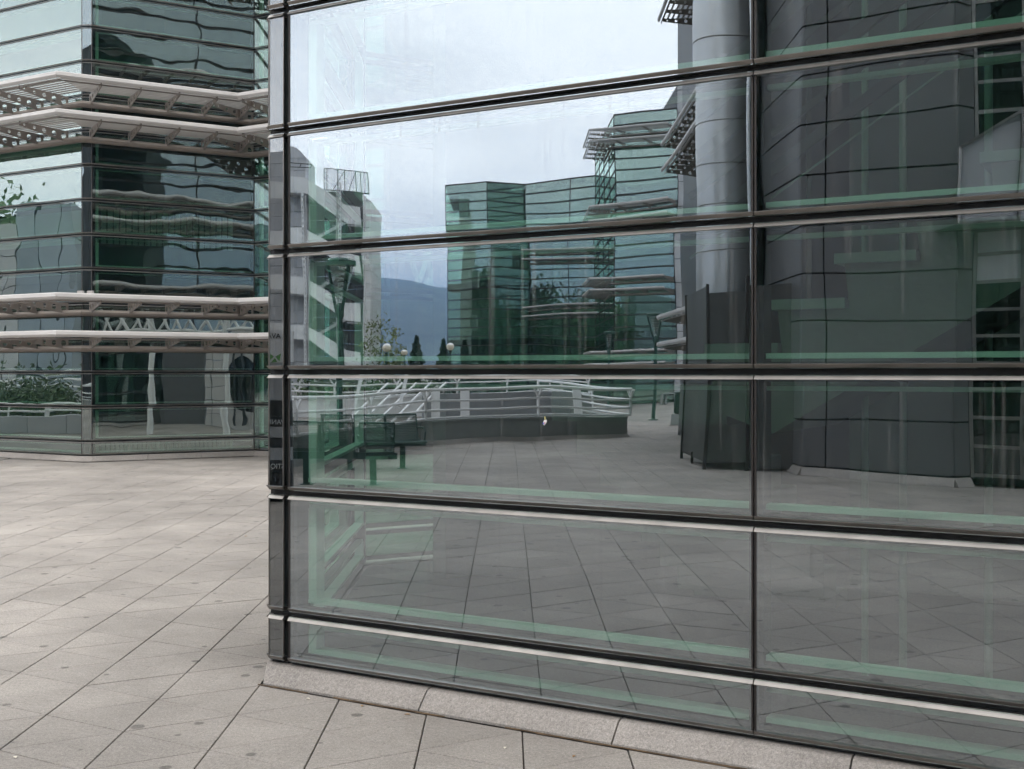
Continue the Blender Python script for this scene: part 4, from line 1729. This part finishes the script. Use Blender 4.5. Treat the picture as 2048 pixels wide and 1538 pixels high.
def globe_lamp(px, py, y, label, r=.16):
    q = RV((px_x(px, y), y))
    z = px_z(py, y)
    L_ = thing('globe_lamp', label, 'lamp', (*q, 0), 'globe lamps beyond the ramp')
    m3 = MB()
    m3.tube([(*q, 0), (*q, z - r - .06)], [.05, .04], 10)
    m3.build('pole', GREEN_PAINT, L_)
    m3 = MB()
    m3.lathe((*q, z), [(.05, -r - .08), (.075, -r - .03), (.06, -r + .015)], 12)
    m3.build('collar', GREEN_PAINT, L_)
    m3 = MB()
    m3.lathe((*q, z), [(r * math.sin(t), -r * math.cos(t)) for t in np.linspace(.3, 2.1, 10)], 20)
    m3.build('globe', OPAL, L_)
    m3 = MB()
    m3.lathe((*q, z), [(r * 1.005 * math.sin(t), -r * 1.005 * math.cos(t)) for t in np.linspace(2.1, math.pi - .05, 7)], 20)
    m3.build('globe_cap', RAIL_WHITE, L_)


globe_lamp(777, 692, 41, 'cream globe lamp left of the small fir, the largest of the three')
globe_lamp(810, 703, 60, 'smallest cream globe lamp, between the larger globe and the fir')
globe_lamp(903, 691, 46, 'cream globe lamp standing at the left edge of the glass tower')

# ---- litter bin
bn = thing('litter_bin', 'dark green ribbed litter bin on a square stone foot beside the sheet enclosure', 'bin', (*RV((px_x(1362, 35), 35)), 0))
q = RV((px_x(1364, 35), 35))
m2 = MB()
m2.box((q[0] - .2, q[1] - .2, 0), (q[0] + .2, q[1] + .2, .30))
m2.build('stone_foot', STONE_WALL, bn)
m2 = MB()
m2.lathe((*q, 0), [(.18, .31), (.195, .33), (.205, .86), (.19, .87), (.18, .80)], 20)
m2.build('bin_body', GREEN_PAINT, bn)
m2 = MB()
for k in range(20):
    a_ = k * 2 * math.pi / 20
    m2.bar((q[0] + .208 * math.cos(a_), q[1] + .208 * math.sin(a_), .34), (q[0] + .216 * math.cos(a_), q[1] + .216 * math.sin(a_), .85), .02, .012)
m2.build('ribs', GREEN_PAINT, bn)
m2 = MB()
m2.lathe((*q, 0), [(.16, .872), (.23, .89), (.23, .92), (.15, .93)], 20)
m2.build('bin_rim', GREEN_PAINT, bn)

# ---- trees, shrubs, hills


def crown_mesh(name, w, h, n_leaf, leaf, m, seed, kind='round'):
    rg = np.random.default_rng(seed)
    if kind == 'cone':
        t = rg.random(n_leaf) ** .75
        rad = (1 - t) * .5 * w * (0.35 + .65 * rg.random(n_leaf) ** .5) * (0.8 + .25 * np.sin(t * 46))
        ang = rg.random(n_leaf) * 2 * np.pi
        P = np.stack([rad * np.cos(ang), rad * np.sin(ang), t * h], 1)
    else:
        nc = 26 if kind == 'round' else 34
        cc = rg.normal(size=(nc, 3))
        cc /= np.linalg.norm(cc, axis=1)[:, None]
        cc *= (rg.random(nc) ** .45)[:, None] * np.array([w * .40, w * .40, h * .42])
        cc[:, 2] += h * .5
        idx = rg.integers(0, nc, n_leaf)
        spread = (.16 if kind == 'round' else .085) * w
        P = cc[idx] + rg.normal(size=(n_leaf, 3)) * spread * (.5 + .6 * (idx % 5) / 5)[:, None]
    ax = rg.normal(size=(n_leaf, 3))
    ax /= np.linalg.norm(ax, axis=1)[:, None]
    bx = np.cross(ax, rg.normal(size=(n_leaf, 3)))
    bx /= np.linalg.norm(bx, axis=1)[:, None]
    s_ = leaf * (.6 + .8 * rg.random(n_leaf))[:, None]
    V = np.stack([P - ax * s_, P + bx * s_ * .5, P + ax * s_, P - bx * s_ * .5], 1).reshape(-1, 3)
    me_ = bpy.data.meshes.new(name)
    me_.from_pydata(V.tolist(), [], [(4 * i, 4 * i + 1, 4 * i + 2, 4 * i + 3) for i in range(n_leaf)])
    me_.materials.append(m)
    return me_


def tree(pos, h, w, label, crown, base=.25, name='tree', cat='tree', group=None, tr=.14):
    t_ = thing(name, label, cat, (pos[0], pos[1], 0), group)
    m3 = MB()
    rg = random.Random(int(pos[0] * 13 + pos[1] * 7))
    pts = [(pos[0] + rg.uniform(-.1, .1) * k, pos[1] + rg.uniform(-.1, .1) * k, h * .85 * k / 5) for k in range(6)]
    pts[0] = (pos[0], pos[1], -.02)
    m3.tube(pts, [tr * (1 - .16 * k) for k in range(6)], 8)
    for k in range(7):
        a_ = rg.uniform(0, 6.28)
        b0 = pts[1 + k % 4]
        l_ = w * rg.uniform(.25, .42)
        m3.tube([b0, (b0[0] + l_ * .5 * math.cos(a_), b0[1] + l_ * .5 * math.sin(a_), b0[2] + l_ * .45), (b0[0] + l_ * math.cos(a_), b0[1] + l_ * math.sin(a_), b0[2] + l_ * .9)], [tr * .4, tr * .25, tr * .1], 6)
    m3.build('trunk', BARK, t_)
    c_ = put('crown', crown, t_, (pos[0], pos[1], h * base), rg.uniform(0, 6))
    return t_


cr_spring = crown_mesh('crown', 2.9, 4.2, 700, .085, LEAF_L, 3, 'loose')
cr_spring2 = crown_mesh('crown', 1.9, 2.6, 500, .08, LEAF_L, 5, 'loose')
cr_cone = crown_mesh('crown', 2.3, 3.7, 1300, .15, NEEDLE, 4, 'cone')
cr_big = [crown_mesh('crown', 9.0, 9.0, 9500, .22, LEAF_D, 8), crown_mesh('crown', 8.0, 7.5, 9500, .20, LEAF_M, 9), crown_mesh('crown', 5.0, 13.0, 4200, .4, NEEDLE, 10, 'cone')]
tree(RV((px_x(760, 58), 58)), 5.0, 2.6, 'thin spring tree with sparse yellow-green leaves beside the stair tower', cr_spring, .16, tr=.06)
tree(RV((px_x(792, 66), 66)), 3.6, 2.0, 'small leafing tree between the spring tree and the globe lamps', cr_spring2, .25, tr=.05)
tree(RV((px_x(833, 70), 70)), 3.4, 1.4, 'small dark fir right of the smallest globe lamp', cr_cone, .03, 'fir_tree', tr=.06)
tree(RV((px_x(889, 75), 75)), 3.2, 1.4, 'small pointed fir at the foot of the glass tower', cr_cone, .01, 'fir_tree', tr=.06)
# trees which the glass of the tower and of the left block mirrors
BIG = [(-28, 44, 0), (-36, 54, 1), (-24, 62, 0), (-44, 40, 0), (-38, 66, 2), (-20, 84, 1), (30, 42, 0), (38, 54, 1), (34, 66, 0), (46, 46, 2), (26, 84, 1), (-52, 58, 0), (-31, 37, 1), (54, 60, 0)]
for k, (x, y, c) in enumerate(BIG):
    q = RV((x, y))
    tree(q, (10.5, 9.0, 13.5)[c], (8, 7, 4)[c], (('dark leafy tree', 'bright green leafy tree', 'tall dark fir')[c] + ' beyond the plaza, ' + ('first', 'second', 'third', 'fourth', 'fifth', 'sixth', 'seventh', 'eighth', 'ninth', 'tenth', 'eleventh', 'twelfth', 'thirteenth', 'last')[sorted(range(len(BIG)), key=lambda i_: BIG[i_][0] / BIG[i_][1]).index(k)] + ' from the left in the reflection'), cr_big[c], (.12, .12, .02)[c],
         ('tree', 'tree', 'fir_tree')[c], group='trees round the plaza', tr=.3)
shrub_c = crown_mesh('crown', 1.9, 1.1, 1500, .07, LEAF_M, 12)
for k in range(7):
    q = RV((px_x(640 + k * 34, 38 + k), 38 + k))
    t_ = thing('shrub', ('leftmost', 'second', 'third', 'middle', 'fifth', 'sixth', 'rightmost')[k] + ' of seven low green shrubs reflected behind the white ramp railing', 'shrub', (*q, 0), 'shrubs behind the ramp railing')
    put('foliage', shrub_c, t_, (*q, .05), k)
    m2 = MB()
    m2.tube([(*q, -.02), (q[0] + .03, q[1], .4)], [.03, .015], 6)
    m2.build('stem', BARK, t_)

# hills beyond the town
m2 = MB()
HN, HM = 150, 14
HDIR = math.atan2(-.5, -.866)
for j in range(HM):
    for i in range(HN):
        a_ = HDIR + (i / (HN - 1) - .5) * R(200)
        rad = 1000 + 200 * j
        ridge = 232 + 52 * mnoise.noise((a_ * 3.0, 1.3, 0)) + 34 * mnoise.noise((a_ * 11, 4.3, 0)) + 14 * mnoise.noise((a_ * 30, j * .7, 0))
        z = -4 + ridge * (math.sin(min(j / (HM - 3), 1) * math.pi / 2) ** 1.3) + 5 * mnoise.noise((a_ * 60, j * 1.1, 2)) * (j > 0)
        m2.v.append((rad * math.cos(a_), rad * math.sin(a_), z))
for j in range(HM - 1):
    for i in range(HN - 1):
        m2.f.append((j * HN + i, j * HN + i + 1, (j + 1) * HN + i + 1, (j + 1) * HN + i))
        m2.m.append(0)
        m2.s.append(True)
structure(m2.build('hills', HILL))
m2 = MB()
m2.lathe((0, 0, -.7), [(255, 0), (4300, -3)], 64)
structure(m2.build('ground', GRASS_M))

# ---- things mirrored in the left block and in the chamfer
# parapets with rails along the left side
lp = thing('garden_parapet', 'low grey parapet with white rails, mirrored in the left block', 'parapet', (*RL((px_x(60, 30), 30)), 0))
for k, (y, h_, m) in enumerate(((30, .42, PANEL_MD), (41, 1.0, PANEL_MD))):
    x0_, x1_ = px_x(-260, y), px_x(210, y)
    n_ = 6
    for i in range(n_):
        a_ = (x0_ + (x1_ - x0_) * i / n_ + .01, y)
        b_ = (x0_ + (x1_ - x0_) * (i + 1) / n_ - .01, y)
        m3 = MB(RL)
        m3.prism([a_, b_, (b_[0], y + .3), (a_[0], y + .3)], 0, h_)
        m3.build('stone_slab', m, lp)
    for hh in ((.55, .75) if k == 0 else (1.15, 1.35, 1.55)):
        m3 = MB(RL)
        m3.tube([(x0_, y + .15, hh), (x1_, y + .15, hh)], .03, 8)
        m3.build('rail_tube', RAIL_WHITE, lp)
    for i in range(6):
        x = x0_ + (x1_ - x0_) * (i + .5) / 6
        m3 = MB(RL)
        m3.tube([(x, y + .15, h_), (x, y + .15, .75 if k == 0 else 1.55)], .035, 8)
        m3.build('rail_post', RAIL_WHITE, lp)
for k in range(8):
    q = RL((px_x(-180 + k * 45, 34 + k % 2), 34 + k % 2))
    t_ = thing('shrub', ('leftmost', 'second', 'third', 'fourth', 'fifth', 'sixth', 'seventh', 'rightmost')[k] + ' of eight low green shrubs between the parapets mirrored at the far left', 'shrub', (*q, 0), 'shrubs between the left parapets')
    put('foliage', shrub_c, t_, (*q, .05), k)
    m2 = MB()
    m2.tube([(*q, -.02), (q[0] + .03, q[1], .4)], [.03, .015], 6)
    m2.build('stem', BARK, t_)
gb = thing('grey_block', 'plain grey metal panelled block, mirrored in the left face of the canopied office', 'building', (*RL((px_x(60, 48), 48)), 0))
gx = [px_x(p_, 48) for p_ in (-120, -60, 2, 36, 78, 118, 150)]
for i in range(6):
    zz = 0
    topz = 8.4 if i > 2 else 7.6
    for r_ in range(6):
        m3 = MB(RL)
        m3.prism([(gx[i] + .02, 48), (gx[i + 1] - .02, 48), (gx[i + 1] - .02, 52), (gx[i] + .02, 52)], topz * r_ / 6 + .02, topz * (r_ + 1) / 6 - .02)
        m3.build('metal_panel', PANEL_BL if i > 2 else PANEL_MD, gb)
for k, (px, y, c) in enumerate(((-60, 70, 0), (210, 66, 1), (-170, 78, 0), (300, 75, 0))):
    q = RL((px_x(px, y), y))
    tree(q, (7.2, 8.0)[c], 8, ('dark leafy tree just behind the grey block mirrored at the far left', 'bright green tree right of the grey block mirrored at the far left', 'dark leafy tree left of the grey block mirrored at the far left', 'dark leafy tree farthest right of the grey block mirrored at the left')[k], cr_big[c], .12, group='trees at the far left', tr=.3)

# entrance porch mirrored in the right face of the left block
for px, y in ((303, 29.5), (452, 29.3)):
    q = RF((px_x(px, y), y))
    m2 = MB()
    m2.tube([(*q, 0), (*q, 3.4)], .085, 16)
    o = m2.build('round_pillar', PANEL_LT)
    tag(o, 'slim light grey round pillar of the entrance, ' + ('nearer the dark entrance wall' if px == 303 else 'before the white porch wall'), 'pillar', 'entrance pillars')
tr_ = thing('roof_truss', 'light grey tubular roof truss of crossing struts over the entrance pillars', 'truss', (*RF((px_x(360, 29.4), 29.4)), 2.6))
for z in (2.62, 3.22):
    m2 = MB(RF)
    m2.tube([(px_x(205, 29.4), 29.6, z), (px_x(520, 29.4), 29.2, z)], .045, 10)
    m2.build('chord', PANEL_LT, tr_)
for i in range(11):
    xa = px_x(215 + 28 * i, 29.4)
    for s_ in (-1, 1):
        m2 = MB(RF)
        m2.tube([(xa - .17 * s_, 29.4 + .12 * s_, 2.64), (xa + .17 * s_, 29.4 + .12 * s_, 3.2)], .032, 8)
        m2.build('strut', PANEL_LT, tr_)
pw = thing('porch_wall', 'white panelled porch wall with a round window and two black bars', 'wall', (*RF((px_x(455, 33), 33)), 0))
Yp = 33.0
cxp, czp, rp_ = px_x(490, Yp), px_z(768, Yp), .95
xw0, xw1 = px_x(411, Yp), px_x(520, Yp)
zrow = np.linspace(0, 2.7, 8)
for i in range(7):
    for (xa, xb) in ((xw0, px_x(424, Yp)), (px_x(424, Yp), px_x(452, Yp))):
        m3 = MB(RF)
        m3.box((xa + .008, Yp, zrow[i] + .008), (xb - .008, Yp + .12, zrow[i + 1] - .008))
        m3.build('wall_panel', WHITE_OUT, pw)
m3 = MB(RF)
ring_o = []
x_a = px_x(452, Yp) + .008
nseg = 28
for i in range(nseg):
    a_ = 2 * math.pi * i / nseg
    ci, si = math.cos(a_), math.sin(a_)
    ring_o.append((ci, si))
inner_ = [(cxp + .60 * c_ * .8, czp + .78 * s_) for c_, s_ in ring_o]
outer_ = []
for c_, s_ in ring_o:
    k_ = min(((xw1 - cxp) if c_ > 0 else (cxp - x_a)) / max(abs(c_), 1e-6), ((2.7 - czp) if s_ > 0 else czp) / max(abs(s_), 1e-6))
    outer_.append((cxp + c_ * k_, czp + s_ * k_))
rings = [[(x, Yp, z) for x, z in inner_], [(x, Yp, z) for x, z in outer_], [(x, Yp + .12, z) for x, z in outer_], [(x, Yp + .12, z) for x, z in inner_], [(x, Yp, z) for x, z in inner_]]
m3.loft(rings, caps=False)
m3.build('window_surround', WHITE_OUT, pw)
m3 = MB(RF)
m3.add([(x, Yp + .07, z) for x, z in inner_] + [(x, Yp + .08, z) for x, z in inner_], [tuple(range(nseg)), tuple(range(nseg, 2 * nseg))[::-1]])
m3.build('round_pane', BLACKGLASS, pw)
for px in (473, 489):
    m3 = MB(RF)
    m3.bar((px_x(px, Yp), Yp - .12, .15), (px_x(px, Yp), Yp - .12, 2.45), .05, .05)
    m3.build('door_bar', SIGN_BK, pw)
dk = thing('entrance_wall', 'dark grey entrance wall with glazed openings beside the white porch wall', 'wall', (*RF((px_x(320, 34), 34)), 0))
for (xa, xb, m) in ((px_x(326, 34), px_x(410, 34), PANEL_DK), (px_x(235, 34), px_x(268, 34), SIGN_GREY), (px_x(214, 34), px_x(230, 34), PANEL_LT)):
    m3 = MB(RF)
    m3.box((xa, 34, 0), (xb, 34.15, 2.75))
    m3.build('wall_panel', m, dk)
for i in range(3):
    xa = px_x(270 + i * 19, 34)
    m3 = MB(RF)
    m3.box((xa, 34.05, .05), (xa + px_x(1028, 34) - .02, 34.07, 2.7))
    m3.build('window_pane', BLACKGLASS, dk)
# canopies on the rear face of the near building
for zc in (3.95, 5.80, 6.41, 9.45, 10.06):
    canopy(near, [REAR, along(L1, DB, .05)], zc, 1.15, zc < 6.5, .655)

# totem sign standing left of the benches; its lettering is mirrored in the narrow corner panes
RC = RV
Yt = 14.6
sgn = thing('totem_sign', 'upright totem sign with grey and black bands of lettering, mirrored in the narrow corner pane', 'sign', (*RC((px_x(548, Yt), Yt)), 0))
xa, xb = px_x(468, Yt), px_x(582, Yt)


def band(y0, y1, m, name='sign_band', dy=0.0, th=.08):
    m3 = MB(RC)
    m3.box((xa, Yt + dy, px_z(y1, Yt)), (xb, Yt + dy + th, px_z(y0, Yt)))
    return m3.build(name, m, sgn)


band(660, 724, SIGN_LT)
band(724.5, 804, SIGN_GREY)
for k, (y0, y1, m) in enumerate(((804.5, 836, SIGN_BK), (836.5, 858, SIGN_BK), (858.5, 880, SIGN_GREY), (880.5, 900, SIGN_BK), (900.5, 924, SIGN_GREY), (924.5, 948, SIGN_BK), (948.5, 990, SIGN_BK))):
    band(y0, y1, m)
m3 = MB(RC)
m3.box((xa + .05, Yt + .09, 0), (xb - .01, Yt + .14, 2.08))
m3.build('post', SIGN_BK, sgn)


def lettering(txt, px0, pyb, hpx, m):
    cu = bpy.data.curves.new('lettering', 'FONT')
    cu.body = txt
    cu.size = hpx / F * Yt * 1.38
    cu.extrude = .004
    tmp = bpy.data.objects.new('tmp', cu)
    COL.objects.link(tmp)
    dg_ = bpy.context.evaluated_depsgraph_get()
    me_ = bpy.data.meshes.new_from_object(tmp.evaluated_get(dg_))
    bpy.data.objects.remove(tmp)
    m3 = MB(RC)
    # the board faces the chamfer; letters read rightly to someone standing before it
    vs = [(px_x(px0, Yt) - v.co.x, Yt - .006 + v.co.z, px_z(pyb, Yt) + v.co.y) for v in me_.vertices]
    m3.add(vs, [tuple(p.vertices) for p in me_.polygons])
    m3.build('lettering', m, sgn, recalc=False)


lettering('VANNE', 564, 853, 10, SIGN_LT)
lettering('ASTIQU', 570, 941, 10, SIGN_LT)
lettering('AVAN', 562, 676, 10, SIGN_BK)
m3 = MB(RC)
gz_ = [(537, 703), (549, 712), (541, 719)], [(552, 712), (563, 706), (560, 722)], [(543, 724), (551, 715), (556, 723)]
for p3 in gz_:
    P = [(px_x(a_, Yt), Yt - .006, px_z(b_, Yt)) for a_, b_ in p3]
    m3.add(P + [(p[0], p[1] + .004, p[2]) for p in P], [(0, 1, 2), (5, 4, 3), (0, 3, 4, 1), (1, 4, 5, 2), (2, 5, 3, 0)])
m3.build('emblem', SIGN_GREEN, sgn)

# ---- the air between here and the hills
HZM = bpy.data.materials.new('hazy_air')
HZM.use_nodes = True
hn = HZM.node_tree
hn.nodes.clear()
ho = hn.nodes.new('ShaderNodeOutputMaterial')
hv = hn.nodes.new('ShaderNodeVolumePrincipled')
hv.inputs['Color'].default_value = (.40, .63, 1.0, 1)
hv.inputs['Density'].default_value = 3.9e-4
hn.links.new(hv.outputs['Volume'], ho.inputs['Volume'])
m2 = MB()
m2.box((-4400, -4400, -6), (4400, 4400, 375))
stuff(m2.build('haze', HZM))
